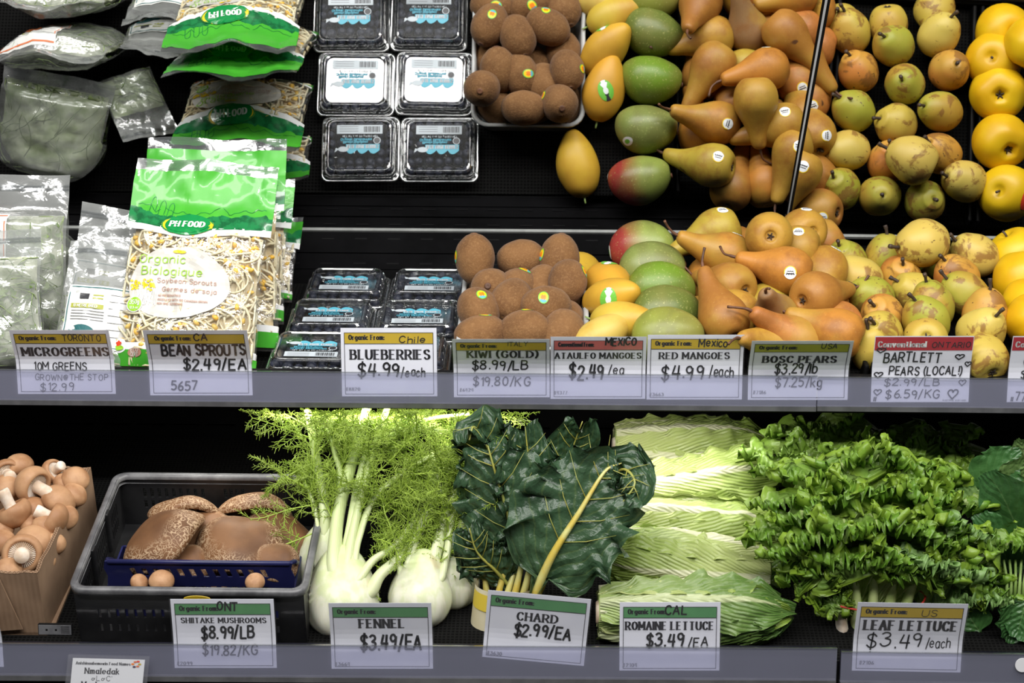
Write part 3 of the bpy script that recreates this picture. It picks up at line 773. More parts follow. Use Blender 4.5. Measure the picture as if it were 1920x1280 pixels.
HR = [('<', 785, 850, 245, 205, .2), ('<', 1375, 1440, 300, 255, .2), ('<', 1453, 1497, 345, 305, .2), ('<', 788, 848, 428, 388, .2), ('<', 785, 838, 560, 510, .16), ('<', 1345, 1415, 585, 505, .12), ('<', 1420, 1470, 490, 440, .14)]
make_tag('crimson-topped tag handwritten BARTLETT PEARS with small hearts in the upper rail', TG, Z9, (770, 1503, 120, 432, 614), CBAND, YU,
         [('ONTARIO', 1200, 1480, 205, 165), ('BARTLETT', 848, 1270, 315, 245, .15), ('PEARS (LOCAL!)', 900, 1440, 408, 350, .15), ('$2.99/LB', 862, 1275, 490, 438, .13), ('$6.59/KG', 878, 1280, 583, 522, .13)] + HR,
         ('#', 785, 812, 605, 575), crims=True, extra=[('karma co-op', 1310, 1480, 604, 590, GREYINK)])
make_tag('crimson-topped tag cut off by the right edge, in front of the yellow fruit', TG, Z9, (1790, 2523, 120, 432, 614), CBAND, YU,
         [('G', 1890, 1960, 345, 255, .15), ('$', 1885, 1930, 428, 375, .15), ('77', 1850, 1925, 605, 540, .14)], ('#', 1815, 1838, 605, 575), crims=True)
make_tag('green-topped tag cut off by the left edge of the lower rail', TG, P1, (-455, 18, 915, 1105, 1205), GBAND, YLW)
make_tag('green-topped tag reading SHIITAKE MUSHROOMS in front of the black crate', TG, P1, (807, 1278, 893, 1097, 1210), GBAND, YLW,
         [('ONT', 1020, 1110, 942, 905, .19), ('$8.99/LB', 938, 1180, 1070, 1018, .17), ('$19.82/KG', 938, 1190, 1148, 1102)], ('SHIITAKE MUSHROOMS', 850, 1237, 1000, 978), ('#2099', 818, 888, 1195, 1180))
make_tag('green-topped tag reading FENNEL in the lower rail', TG, PF, (300, 768, 960, 1150, 1263), GBAND, YLW,
         [('$3.49/EA', 435, 715, 1170, 1108, .15)], ('FENNEL', 437, 640, 1073, 1035), ('#3664', 315, 385, 1248, 1232))
make_tag('green-topped tag reading CHARD, standing crooked in the lower rail', TG, PC, (158, 627, 900, 1128, 1208), GBAND, YLW,
         [('$2.99/EA', 291, 550, 1092, 1040, .17)], ('CHARD', 302, 484, 1023, 988), ('#3630', 178, 245, 1193, 1177), slope=.09)
make_tag('green-topped tag reading ROMAINE LETTUCE in the lower rail', TG, PR, (151, 612, 907, 1103, 1222), GBAND, YLW,
         [('CAL', 360, 455, 958, 920, .18), ('$3.49', 275, 440, 1105, 1052, .17), ('/EA', 468, 555, 1105, 1065, .15)], ('ROMAINE LETTUCE', 180, 580, 1030, 995), ('#2104', 165, 232, 1203, 1187))
make_tag('mustard-topped tag reading LEAF LETTUCE in the lower rail', TG, PL, (485, 986, 908, 1108, 1222), YBAND, YLW,
         [('US', 778, 848, 965, 936, .08), ('$3.49', 545, 795, 1106, 1050, .10), ('/each', 818, 930, 1106, 1066, .09)], ('LEAF LETTUCE', 528, 948, 1032, 990), ('#2106', 517, 583, 1190, 1174), slope=.018)

# bilingual name card hanging over the lower rail
A_ = aty(137, 1233, YLW - .012); B_ = aty(273, 1231, YLW - .012); w = (B_ - A_).length
r = thing('name_card', 'small white card reading Nmaledak Mushrooms in a clear holder over the lower rail', 'name card', Matrix.Translation(A_) @ Matrix.Rotation(R(-2), 4, 'Z'))
def nsurf(x, y, lift): return V((x + y * .09, -lift + y * .18, y))
def nb(b_, x0, y0, x1, y1, l0, l1):
    b_.loft([[nsurf(x0, y, l0), nsurf(x1, y, l0), nsurf(x1, y, l1), nsurf(x0, y, l1)] for y in (y0, y1)], 0, True, True, True)
b = MB(); nb(b, 0, -.085, w, 0, .0006, 0); b.build('card', simple('white_name_card', (.72, .73, .76), None, rough=.45), r)
b = MB(); nb(b, -.006, -.09, w + .005, .004, .0018, .0012); nb(b, -.006, -.09, w + .005, .004, -.0010, -.0016); b.build('clear_holder', SLEEVE, r)
kx = w / 330.0
b = MB()
write(b, 'Anishinaabemowin Food Names', 17 * kx, -26 * kx, 12 * kx, nsurf, .0009, 248 * kx, 'serif', .16)
write(b, 'Nmaledak', 62 * kx, -66 * kx, 24 * kx, nsurf, .0009, 155 * kx, 'serif', .15)
write(b, "_L_C'", 95 * kx, -97 * kx, 21 * kx, nsurf, .0009, 92 * kx, 'hand', .1)
write(b, 'Mushrooms', 52 * kx, -127 * kx, 24 * kx, nsurf, .0009, 178 * kx, 'serif', .15)
b.build('printed_text', simple('dark_grey_print', (.07, .07, .075), None), r)
for k, (dx, dy, mt) in enumerate(((-14, 2, SORG), (-6, 10, ORANGEP), (4, 12, SRED), (10, 2, YBAND), (-8, -8, PURPLE), (4, -6, ORANGEP))):
    b = MB(); blob(b, (295 + dx * 1.3) * kx, (-22 + dy * 1.2) * kx, 8 * kx, 4.5 * kx, nsurf, .0010, 0, 8); b.build('leaf_mark', mt, r)
# metal clip on the lower lip, round white disc at the right
c = aty(90, 1180, YLW - .004)
r = thing('label_clip', 'small slotted metal clip on the lower shelf lip beside the cardboard box', 'clip', Matrix.Translation(c))
b = MB(); vs, fs = holed(.038, .0115, [(.008, .004, .0105, .0068), (.019, .004, .0215, .0068)] + [(.026, .0015 + .0024 * k, .036, .0026 + .0024 * k) for k in range(4)])
b.add([(x - .011, 0, y - .006) for x, y in vs], fs); o = b.build('plate', simple('brushed_clip', (.12, .12, .13), (.2, .2, .21), 50, .4, metal=.5), r); mod(o, 'SOLIDIFY', thickness=.0012)
b = MB(); b.box((-.012, .001, -.007), (.0275, .006, .006)); b.build('base', BLACK, r)
c = aty(1917, 1246, YLW - .0065)
b = MB(); b.loft([[V((.0085 * math.cos(a), y, .0085 * math.sin(a))) for a in [math.pi * k / 10 for k in range(20)]] for y in (-.0012, 0)], 0, True, True, True)
o = b.build('paper_dot', simple('white_dot', (.7, .7, .72), None)); o.location = c; tag(o, 'round white paper dot stuck on the lower rail at the right edge', 'sticker')
# ------------------------------------------------------------------ fruit
def solid(mats, prof, n, fn, stems=(), name='x', smooth=True):
    b = MB(); b.lathe(prof, n, 0, fn); me = b.build(name, mats, None, smooth).data
    o = bpy.data.objects[-1] if False else None
    return me
class Kind:
    """a fruit body mesh with its small parts, ready to be set down many times"""
    def __init__(s, name, prof, mat, n=28, fn=None):
        b = MB(); b.lathe(smoothpath([(r_, z, 0) for r_, z in prof], 5) if False else prof, n, 0, fn)
        me = bpy.data.meshes.new(name); me.from_pydata(b.v, [], b.f); me.materials.append(mat)
        me.polygons.foreach_set('use_smooth', [True] * len(b.f)); me.update()
        s.me, s.name, s.parts = me, name, []
        s.bvh = BVHTree.FromPolygons(b.v, b.f)
    def part(s, name, mb, mat, label=None, smooth=True):
        me = bpy.data.meshes.new(name); me.from_pydata(mb.v, [], mb.f)
        for m in (mat if isinstance(mat, list) else [mat]): me.materials.append(m)
        me.polygons.foreach_set('material_index', mb.m)
        if smooth: me.polygons.foreach_set('use_smooth', [True] * len(mb.f))
        me.update(); s.parts.append((name, me, label))
    def place(s, name, label, cat, group, M, col=None, stickers=()):
        o = link(name, s.me); o.matrix_world = M; tag(o, label, cat, group)
        if col: o.color = col if len(col) == 4 else (*col, 1)
        for pn, me, pl in s.parts:
            c = link(pn, me, o)
            if pl: c['label'] = pl
        for d, kind, size in stickers: s.sticker(o, M, d, kind, size)
        return o
    def sticker(s, o, M, d, kind, size):
        """small label laid over the skin on the side facing world direction d"""
        inv = M.inverted(); l = (inv.to_3x3() @ V(d)).normalized(); r_ = size / M.median_scale
        a = l.cross(inv.to_3x3() @ V((0, 0, 1))).normalized()
        if a.length < .1: a = l.orthogonal().normalized()
        c = l.cross(a)
        ctr = l * .002 if abs(l.z) < .5 else V((0, 0, 0))
        h0, _, _, _ = s.bvh.ray_cast(ctr + l * .2, -l)
        if h0 is None: return
        aspect, rings, seg, fn, mats, lab = STK[kind]
        b = MB(); P = []
        for i in range(rings + 1):
            for k in range(seg):
                q = 2 * math.pi * k / seg; x, y = r_ * i / rings * math.cos(q) * aspect[0], r_ * i / rings * math.sin(q) * aspect[1]
                h, nn, _, _ = s.bvh.ray_cast(ctr + l * .2 + a * x + c * y, -l)
                if h is None: h, nn = h0, l
                P.append(h + nn * .0005)
        for i in range(rings):
            for k in range(seg):
                k2 = (k + 1) % seg; q = 2 * math.pi * (k + .5) / seg; rr = (i + .5) / rings
                b.add([P[i * seg + k], P[(i + 1) * seg + k], P[(i + 1) * seg + k2], P[i * seg + k2]], [(0, 1, 2, 3)], fn(rr * math.cos(q), rr * math.sin(q), rr))
        k_ = b.build('sticker', mats, o, True); k_['label'] = lab
STK = {
 'bosc': ((1, 1.05), 7, 24, lambda x, y, r_: 1 if (r_ > .8 and y < .3) else (2 if (abs(y - .18) < .12 and abs(x) < .62) or (abs(y + .2) < .08 and abs(x) < .55) else 0), [SWHITE, SYEL, SBLK], 'small round white and yellow sticker'),
 'kiwi': ((.85, 1.1), 6, 20, lambda x, y, r_: 1 if r_ > .8 else (2 if abs(y) < .38 and abs(x) < .5 else (3 if y > .4 else 0)), [SYEL, SGRN, SORG, TEAL], 'small oval yellow sticker'),
 'mango': ((.9, 1.25), 6, 20, lambda x, y, r_: 1 if r_ < .35 or (y < -.3 and abs(x) < .4) else (2 if abs(x) < .2 else 0), [SGRN, SWHITE, SBLK], 'green and white sticker'),
 'pale': ((.7, 1.1), 4, 14, lambda x, y, r_: 1 if r_ < .4 else 0, [SWHITE, SGRN], 'pale sticker'),
 'red': ((1.4, .9), 5, 20, lambda x, y, r_: 1 if abs(y) < .18 and abs(x) < .55 and int((x + 1) * 9) % 2 else 0, [SRED, SWHITE], 'red oval sticker')}
def lump(a, s, seed):
    def f(p):
        d = 1 + a * fbm(p + V((seed * 3.1, seed * 1.7, 0)), s, 2)
        return V((p.x * d, p.y * d, p.z))
    return f
def round_prof(pts, k=4):
    q = smoothpath([(r_, z, 0) for r_, z in pts], k)
    return [(max(p.x, .0002), p.y) for p in q]
VM, VD = FU.to_3x3() @ V((0, .47, .88)), FU.to_3x3() @ V((0, -.85, .53))   # towards the mirror, towards the front
def wdir(d): return FU.to_3x3() @ V(d)

# bosc pears: slim neck, curved stem
def bosc_kind(i, bend, L):
    pr = round_prof([(.0002, -.0255), (.006, -.0262), (.010, -.0290), (.020, -.0268), (.0295, -.015), (.0325, 0), (.0305, .014), (.0250, .027), (.0192, .040), (.0148, .053), (.0120, .066), (.0092, .0755), (.0050, .0790), (.0002, .0795)])
    pr = [(r_, z * (L if z > 0 else 1)) for r_, z in pr]
    lf = lump(.05, 18, i)
    def fn(p):
        p = lf(p); t = max(0, p.z) / .08
        return V((p.x + bend * t * t, p.y, p.z))
    k = Kind('bosc_pear', pr, BOSC, 28, fn)
    z1 = .078 * L; b = MB()
    c = [V((bend * .95, 0, z1 - .003)), V((bend * 1.1 + .001, .001, z1 + .008)), V((bend * 1.1 + .006, .004, z1 + .018)), V((bend + .014 + .003 * i, .006, z1 + .026))]
    b.tube(smoothpath(c, 4), [.0022] * 5 + [.0016] * 6 + [.0019] * 2, 7); k.part('stem', b, STEM)
    b = MB()
    for q in range(5):
        a = q * 1.257; b.tube([(0, 0, -.0258), (.0028 * math.cos(a), .0028 * math.sin(a), -.0275), (.0052 * math.cos(a), .0052 * math.sin(a), -.0278)], [.0013, .0011, .0005], 5)
    k.part('calyx', b, CALYX)
    return k
BK = [bosc_kind(0, .010, 1.0), bosc_kind(1, -.004, 1.06), bosc_kind(2, .004, .93)]
OR_, BR_, YG_, DU_, YB_ = (.48, .20, .030), (.39, .175, .030), (.43, .32, .038), (.28, .16, .070), (.46, .255, .034)
RD_ = (.50, .185, .045)
G = 'bosc pears heaped in their tray'
bosc = [
 ('yellow-green bosc pear at the back left of the heap, neck pointing left', (.283, .277, .095), (.218, .262, .072), 0, YG_, [((.1, -.1, 1), 'bosc')] ),
 ('golden bosc pear on top of the heap, its round calyx end facing front', (.341, .185, .125), (.346, .255, .095), 2, YB_, []),
 ('large golden bosc pear at the back of the heap beside the reddish one', (.398, .257, .102), (.372, .325, .075), 0, YB_, [((.05, .1, 1), 'bosc')]),
 ('reddish bosc pear at the very back right corner of the heap', (.434, .305, .066), (.378, .292, .030), 1, RD_, [((0, .5, .86), 'bosc')]),
 ('olive bosc pear under the large golden one, sticker on its crown', (.386, .215, .094), (.315, .236, .085), 1, YB_, [((-.1, -.3, .9), 'bosc')]),
 ('golden brown bosc pear with its neck pointing left, left side of the heap', (.291, .209, .085), (.230, .205, .105), 0, OR_, [((.3, .3, .8), 'bosc')]),
 ('brown bosc pear in the middle left, neck leaning back', (.287, .116, .082), (.246, .178, .070), 1, BR_, []),
 ('brown bosc pear lying low at the left edge, stem poking left over the mangoes', (.287, .068, .066), (.222, .090, .066), 2, YB_, []),
 ('upright-necked brown bosc pear at the front left of the heap', (.268, .020, .080), (.245, .070, .108), 0, BR_, []),
 ('orange bosc pear in the middle of the heap, neck pointing left, sticker in front', (.363, .131, .098), (.303, .146, .106), 2, OR_, [((-.1, -.9, .35), 'bosc')]),
 ('big orange-brown bosc pear at the right, neck pointing up to the right', (.389, .069, .090), (.444, .124, .080), 1, BR_, []),
 ('orange bosc pear lying under the big orange-brown one at the right', (.419, .053, .056), (.360, .040, .050), 0, RD_, []),
 ('orange bosc pear at the front right corner, scarred neck pointing left', (.412, .002, .070), (.345, .030, .085), 2, OR_, []),
 ('reddish bosc pear at the front of the heap, neck pointing up left', (.362, .004, .056), (.306, -.006, .098), 1, RD_, []),
 ('dull brown russet bosc pear at the front, neck standing up', (.340, .060, .062), (.320, .030, .112), 0, DU_, []),
 ('bosc pear at the front edge, its long stem hanging over the tag', (.337, .004, .050), (.300, -.024, .080), 0, YB_, []),
 ('olive brown bosc pear at the right wall of the tray', (.420, .195, .072), (.402, .135, .045), 1, YB_, [((.4, .2, .8), 'bosc')]),
 ('brown bosc pear at the right, half hidden under the large golden one', (.425, .250, .053), (.385, .205, .045), 2, BR_, []),
 ('brown bosc pear at the back, lying under the yellow-green one', (.312, .300, .056), (.328, .235, .045), 0, BR_, []),
 ('orange bosc pear at the back, hidden between the golden ones', (.362, .295, .053), (.352, .230, .060), 2, OR_, []),
 ('brown bosc pear deep in the heap near the front left', (.275, .125, .042), (.262, .060, .038), 2, BR_, []),
 ('greenish bosc pear deep in the middle of the heap', (.335, .115, .052), (.348, .180, .050), 1, YG_, []),
 ('orange brown bosc pear deep at the right of the heap', (.412, .135, .053), (.425, .070, .040), 2, RD_, [((.1, .5, .8), 'bosc')]),
 ('brown bosc pear deep at the left of the heap', (.268, .215, .048), (.262, .150, .044), 0, OR_, []),
 ('brown bosc pear deep under the orange middle one', (.318, .170, .052), (.375, .170, .048), 2, BR_, [])]
for i, (lb, B, N, k, col, st) in enumerate(bosc):
    B, N = V(B), V(N); d = N - B
    rl = rnd.uniform(0, 6.28)
    if i == 15: rl = min((axisM(FU, B, d, a * .1).col[0].z, a * .1) for a in range(63))[1]
    o = BK[k].place('bosc_pear', lb, 'pear', G, axisM(FU, B, d, rl, .99), col, [(wdir(a), t, .0082) for a, t in st])

# bartlett pears
def bart_kind(i, L, top):
    pr = round_prof([(.0002, -.0255), (.005, -.0260), (.010, -.0282), (.020, -.0255), (.0275, -.014), (.0300, 0), (.0282, .012), (.0235, .022), (.0180, .0295), (top, .0345), (.0060, .0365), (.0025, .0352), (.0002, .0345)])
    pr = [(r_, z * (L if z > 0 else 1)) for r_, z in pr]
    k = Kind('bartlett_pear', pr, BART, 28, lump(.10, 22, i + 5))
    b = MB(); b.tube(smoothpath([(0, 0, .032 * L), (.001, 0, .039 * L), (.0025, .001, .045 * L), (.004, .001, .049 * L)], 3), [.0022] * 6 + [.0029] * 4, 8); k.part('stem', b, DSTEM)
    b = MB()
    for q in range(5):
        a = q * 1.257; b.tube([(0, 0, -.0255), (.0035 * math.cos(a), .0035 * math.sin(a), -.0276), (.006 * math.cos(a), .006 * math.sin(a), -.0280)], [.0015, .0012, .0005], 5)
    k.part('calyx', b, CALYX)
    return k
RK = [bart_kind(0, 1.0, .0125), bart_kind(1, 1.1, .0110), bart_kind(2, .92, .0140)]
YE, GR, OG, PA = (.50, .38, .060, .30), (.33, .33, .036, .40), (.54, .27, .045, .80), (.58, .45, .095, .12)
G = 'bartlett pears in their tray'
bart = [
 ('pale bartlett pear in the front row at the left, partly behind the tag', (.458, .012, .044), (-.3, -.2, .9), YE, 0),
 ('yellow bartlett pear behind the heart tag, green scab around its eye', (.523, .014, .056), (.15, .80, -.55), YE, 2),
 ('bartlett pear at the front right corner of its tray, lying on its side', (.592, -.016, .048), (-.2, .9, .3), YE, 0),
 ('blotched bartlett pear second in the left column, stem up', (.469, .030, .055), (-.35, -.61, .71), YE, 1),
 ('green-yellow bartlett pear with upright stem near the front of the middle column', (.530, .050, .066), (-.49, -.07, .87), GR, 0),
 ('russeted bartlett pear near the front of the right column, stem to the right', (.595, .030, .061), (.30, -.48, .82), PA, 1),
 ('orange-blushed bartlett pear third in the left column', (.483, .088, .054), (-.5, -.51, .69), OG, 2),
 ('green bartlett pear in the middle column, third from the front', (.549, .105, .060), (-.26, .18, .95), GR, 0),
 ('big orange bartlett pear in the right column, second from the front', (.612, .080, .058), (.1, .07, .99), OG, 1),
 ('bartlett pear with brown scuffs, fourth in the left column', (.478, .148, .052), (-.68, -.34, .65), GR, 0),
 ('yellow spotted bartlett pear in the middle column, fourth from the front', (.540, .164, .052), (-.81, -.06, .58), YE, 2),
 ('greenish bartlett pear in the right column, third from the front', (.603, .144, .058), (-.76, 0, .65), GR, 1),
 ('pale speckled bartlett pear at the left wall, stem pointing left', (.473, .208, .054), (-.84, .26, .48), PA, 1),
 ('blushed bartlett pear in the middle, under the big pale one', (.530, .222, .050), (-.06, -.57, .82), OG, 2),
 ('orange bartlett pear to the right of the blushed middle one', (.605, .206, .055), (-.57, -.17, .8), OG, 1),
 ('large pale bartlett pear lying on top at the back', (.560, .232, .098), (-.92, -.39, -.02), PA, 1),
 ('pale russet bartlett pear at the back right of its tray', (.639, .250, .071), (-.82, .01, .57), PA, 1),
 ('small dark green bartlett pear at the back left, beside the bosc pears', (.463, .266, .053), (-.43, -.24, .87), GR, 2),
 ('green bartlett pear at the back of the middle column, stem up', (.519, .274, .054), (.01, .23, .97), GR, 0),
 ('green bartlett pear at the back, beneath the large pale one', (.585, .278, .052), (.2, .1, .95), GR, 2)]
for i, (lb, P, a, col, k) in enumerate(bart):
    RK[k].place('bartlett_pear', lb, 'pear', G, axisM(FU, P, a, rnd.uniform(0, 6.28), (1.0, .97, .98) if i not in (15,) else (1.12, 1.1, 1.05)), col)

# kiwis and their tray
pr = round_prof([(.0002, -.0330), (.004, -.0336), (.012, -.0312), (.0215, -.021), (.0262, -.006), (.0264, .006), (.0222, .020), (.0130, .0305), (.006, .0338), (.0042, .0346), (.0002, .0340)])
KK = []
for i in range(2):
    k = Kind('kiwi', pr, KIWI, 26, lump(.06, 25, i + 9))
    b = MB(); b.lathe([(.0002, .0338), (.0044, .0341), (.0046, .0350), (.0030, .0356), (.0002, .0346)], 12); k.part('stem_end', b, STEM)
    KK.append(k)
tr = thing('fruit_tray', 'milky white plastic tray with rounded corners heaped with kiwis', 'tray', FU @ Matrix.Translation((.014, .090, .001)))
b = MB()
def ring(hx, hy, r_, z, s=1): return [V((x, y, z)) for x, y in rrect(hx, hy, r_, 5)]
b.loft([ring(.070, .102, .018, .0), ring(.0775, .1115, .022, .052), ring(.0790, .1130, .023, .060), ring(.0840, .1180, .026, .0605), ring(.0845, .1185, .026, .0575), ring(.0815, .1155, .025, .0570), ring(.0715, .1035, .019, -.001)], 0, True, False, False)
b.add(ring(.070, .102, .018, .0), [tuple(range(24))]); b.add(ring(.0715, .1035, .019, -.001), [tuple(reversed(range(24)))])
b.build('shell', TRAYW, tr, True)
G = 'kiwis heaped in the white tray'
kiwi = [
 ('kiwi standing on end at the back left of the heap', (-.053, .163, .098), (-.05, .45, .88), [((-1, -.2, .2), 0)]),
 ('kiwi lying sideways on top at the back of the heap', (.008, .189, .088), (1, .05, .1), []),
 ('kiwi at the back right of the heap, sticker on its left side', (.060, .182, .090), (.1, .5, .8), [((-.9, -.3, .4), 0)]),
 ('kiwi in front of the back right one, sticker at its right edge', (.071, .128, .082), (.15, .9, .3), [((.85, .1, .5), 0)]),
 ('dark kiwi in the centre with a sticker on its top', (.004, .132, .070), (.25, .9, -.15), [((.35, .2, .8), 0)]),
 ('kiwi right of the centre, leaning on the dark one', (.038, .144, .066), (.2, .9, .3), []),
 ('kiwi with its stem end facing the front, left of the centre', (-.030, .125, .072), (-.1, -.85, .5), []),
 ('kiwi at the left front with a sticker on its shoulder', (-.044, .055, .074), (-.3, .8, .15), [((.15, -.25, .9), 0)]),
 ('kiwi in the middle of the front row', (-.002, .074, .078), (.3, .9, .2), []),
 ('kiwi at the right of the front row with a round sticker', (.042, .058, .078), (.8, .4, -.1), [((-.1, -.6, .75), 0)]),
 ('kiwi at the front edge of the tray, just behind its tag', (.016, .018, .062), (.8, -.3, .2), [((.1, .4, .9), 0)]),
 ('kiwi low in the front left corner of the tray', (-.040, .018, .056), (.9, .2, .1), [((.2, .3, .9), 0)]),
 ('kiwi in the front right corner of the tray', (.064, .020, .060), (.3, .8, .2), []),
 ('kiwi deep at the back left of the tray', (-.032, .172, .045), (.8, .4, .1), []),
 ('kiwi deep at the right wall of the tray', (.066, .085, .045), (.2, .9, .1), []),
 ('kiwi deep at the left wall of the tray', (-.040, .098, .036), (.3, .9, 0), []),
 ('kiwi deep under the centre of the heap', (.018, .098, .034), (.7, .6, 0), []),
 ('kiwi deep under the back of the heap', (.018, .165, .036), (.9, .3, 0), []),
 ('kiwi deep at the back right of the tray', (.066, .160, .038), (.2, .9, 0), []),
 ('kiwi deep under the front row', (.000, .030, .030), (.2, .9, 0), [])]
for i, (lb, P, a, st) in enumerate(kiwi):
    KK[i % 2].place('kiwi', lb, 'kiwi', G, axisM(FU, P, a, rnd.uniform(0, 6.28), rnd.uniform(.96, 1.03)), None, [(wdir(d), 'kiwi', .0078) for d, _ in st])

# mangoes
pr = round_prof([(.0002, -.046), (.012, -.0445), (.026, -.033), (.0365, -.012), (.0385, .006), (.034, .024), (.0225, .038), (.010, .0445), (.0002, .0455)])
def mfn(i):
    def f(p):
        q = lump(.04, 14, i)(p); t = p.z / .046
        return V((q.x * .93 + .006 * t * t, q.y, q.z))
    return f
MK, MKR = Kind('red_mango', pr, MANGO, 30, mfn(1)), Kind('red_mango', pr, MANGOR, 30, mfn(2))
for k in (MK, MKR):
    b = MB(); b.lathe([(.0002, -.0462), (.0036, -.0458), (.0042, -.0475), (.002, -.0485), (.0002, -.0482)], 10); k.part('stem_scar', b, STEM)
G = 'red mangoes in a row'
GD, GB, GP = (.115, .155, .028), (.145, .25, .020), (.20, .245, .060)
for lb, P, a, col, k, st in [
 ('mango blushed deep red on its left half, rearmost of the mango row', (.178, .290, .062), (-.95, .12, -.15), (.24, .30, .06), MKR, [((-.95, -.15, -.1), 'pale', .009)]),
 ('pale green mango in front of the red blushed one', (.187, .213, .064), (-.95, -.1, -.1), GP, MK, [((-.6, .5, .35), 'pale', .010)]),
 ('bright green mango in the middle of the mango row', (.194, .138, .067), (-.95, -.12, 0), GB, MK, []),
 ('dull olive mango second from the front of the row', (.197, .064, .066), (-.85, -.35, .05), GD, MK, []),
 ('green mango at the front of the row, low behind its tag', (.196, .006, .062), (-.98, -.05, 0), (.24, .27, .042), MK, [])]:
    k.place('red_mango', lb, 'mango', G, axisM(FU, P, a, rnd.uniform(-.4, .4)), col, [(wdir(d), t, z) for d, t, z in st])
pr = round_prof([(.0002, -.048), (.010, -.0465), (.022, -.036), (.0305, -.016), (.0315, .002), (.0270, .020), (.0190, .036), (.0120, .046), (.006, .051), (.0002, .0525)])
def afn(i):
    def f(p):
        q = lump(.05, 16, i)(p); t = (p.z + .05) / .1
        return V((q.x * .92 + .012 * max(0, t - .45) ** 1.5, q.y, q.z))
    return f
AK = [Kind('ataulfo_mango', pr, ATA, 28, afn(3)), Kind('ataulfo_mango', pr, ATA, 28, afn(4))]
for k in AK:
    b = MB(); b.tube([(0, 0, -.047), (.001, 0, -.052), (.003, .001, -.058)], [.0022, .0016, .0012], 6); k.part('stem', b, GSTEM)
G = 'small yellow mangoes'
for lb, P, a, col, k, st, s in [
 ('pale yellow mango at the front of its row, behind the dusty red tag', (.114, .010, .060), (.7, .3, .25), (.60, .44, .10), 0, [], .86),
 ('yellow mango with a scuffed skin, second from the front', (.141, .036, .068), (.85, -.35, .1), (.56, .40, .05), 1, [], .9),
 ('yellow mango with a large green and white sticker facing front', (.128, .092, .073), (.6, -.6, .45), (.62, .36, .035), 0, [((-.15, -.85, .4), 'mango', .0125)], .96),
 ('golden mango fourth from the front, sticker on its top', (.126, .152, .068), (.2, -.9, .25), (.62, .32, .03), 1, [((.05, .40, .9), 'mango', .0125)], 1.0),
 ('kidney-shaped yellow mango lying alone behind the kiwi tray', (.088, .258, .034), (-.20, -.95, .1), (.60, .38, .035), 0, [], 1.02)]:
    AK[k].place('ataulfo_mango', lb, 'mango', G, axisM(FU, P, a, 1.2, s), col, [(wdir(d), t, z) for d, t, z in st])

# bright yellow fruit at the right edge
pr = round_prof([(.0002, -.026), (.004, -.0275), (.009, -.0325), (.016, -.0345), (.030, -.028), (.0395, -.010), (.0405, .004), (.036, .020), (.024, .0325), (.012, .0350), (.005, .0325), (.0002, .031)])
def yfn(p):
    a = math.atan2(p.y, p.x); low = max(0, -p.z / .034)
    d = 1 + .05 * math.cos(5 * a) * low + .03 * fbm(p, 20, 2)
    return V((p.x * d, p.y * d, p.z))
k = Kind('yellow_fruit', pr, APPLE, 36, yfn)
b = MB()
for q in range(5):
    a = q * 1.257; b.tube([(0, 0, -.027), (.003 * math.cos(a), .003 * math.sin(a), -.0285), (.006 * math.cos(a), .006 * math.sin(a), -.0312)], [.0016, .0012, .0006], 5)
k.part('calyx', b, CALYX)
b = MB(); b.tube([(0, 0, .030), (.001, 0, .036), (.003, .001, .041)], [.0016, .0015, .0019], 6); k.part('stem', b, DSTEM)
G = 'bright yellow fruit at the right edge'
for lb, P, a, st in [
 ('yellow fruit with a red sticker, rearmost at the right edge', (.698, .262, .066), (-.5, .15, .8), [((.55, .35, .7), 'red', .0125)]),
 ('yellow fruit second from the back at the right edge', (.688, .185, .064), (-.2, -.6, -.7), []),
 ('yellow fruit with its dimpled eye up, third from the back', (.683, .112, .062), (.1, -.40, -.9), []),
 ('yellow fruit near the front of the right edge', (.676, .062, .062), (-.3, .2, .9), []),
 ('yellow fruit leaning over its neighbour at the far right edge', (.722, .050, .100), (.35, -.75, .3), []),
 ('yellow fruit at the front of the right edge, behind the cut-off tag', (.690, .016, .058), (.2, .3, .9), [])]:
    k.place('yellow_fruit', lb, 'fruit', G, axisM(FU, P, a, rnd.uniform(0, 6)), None, [(wdir(d), t, z) for d, t, z in st])
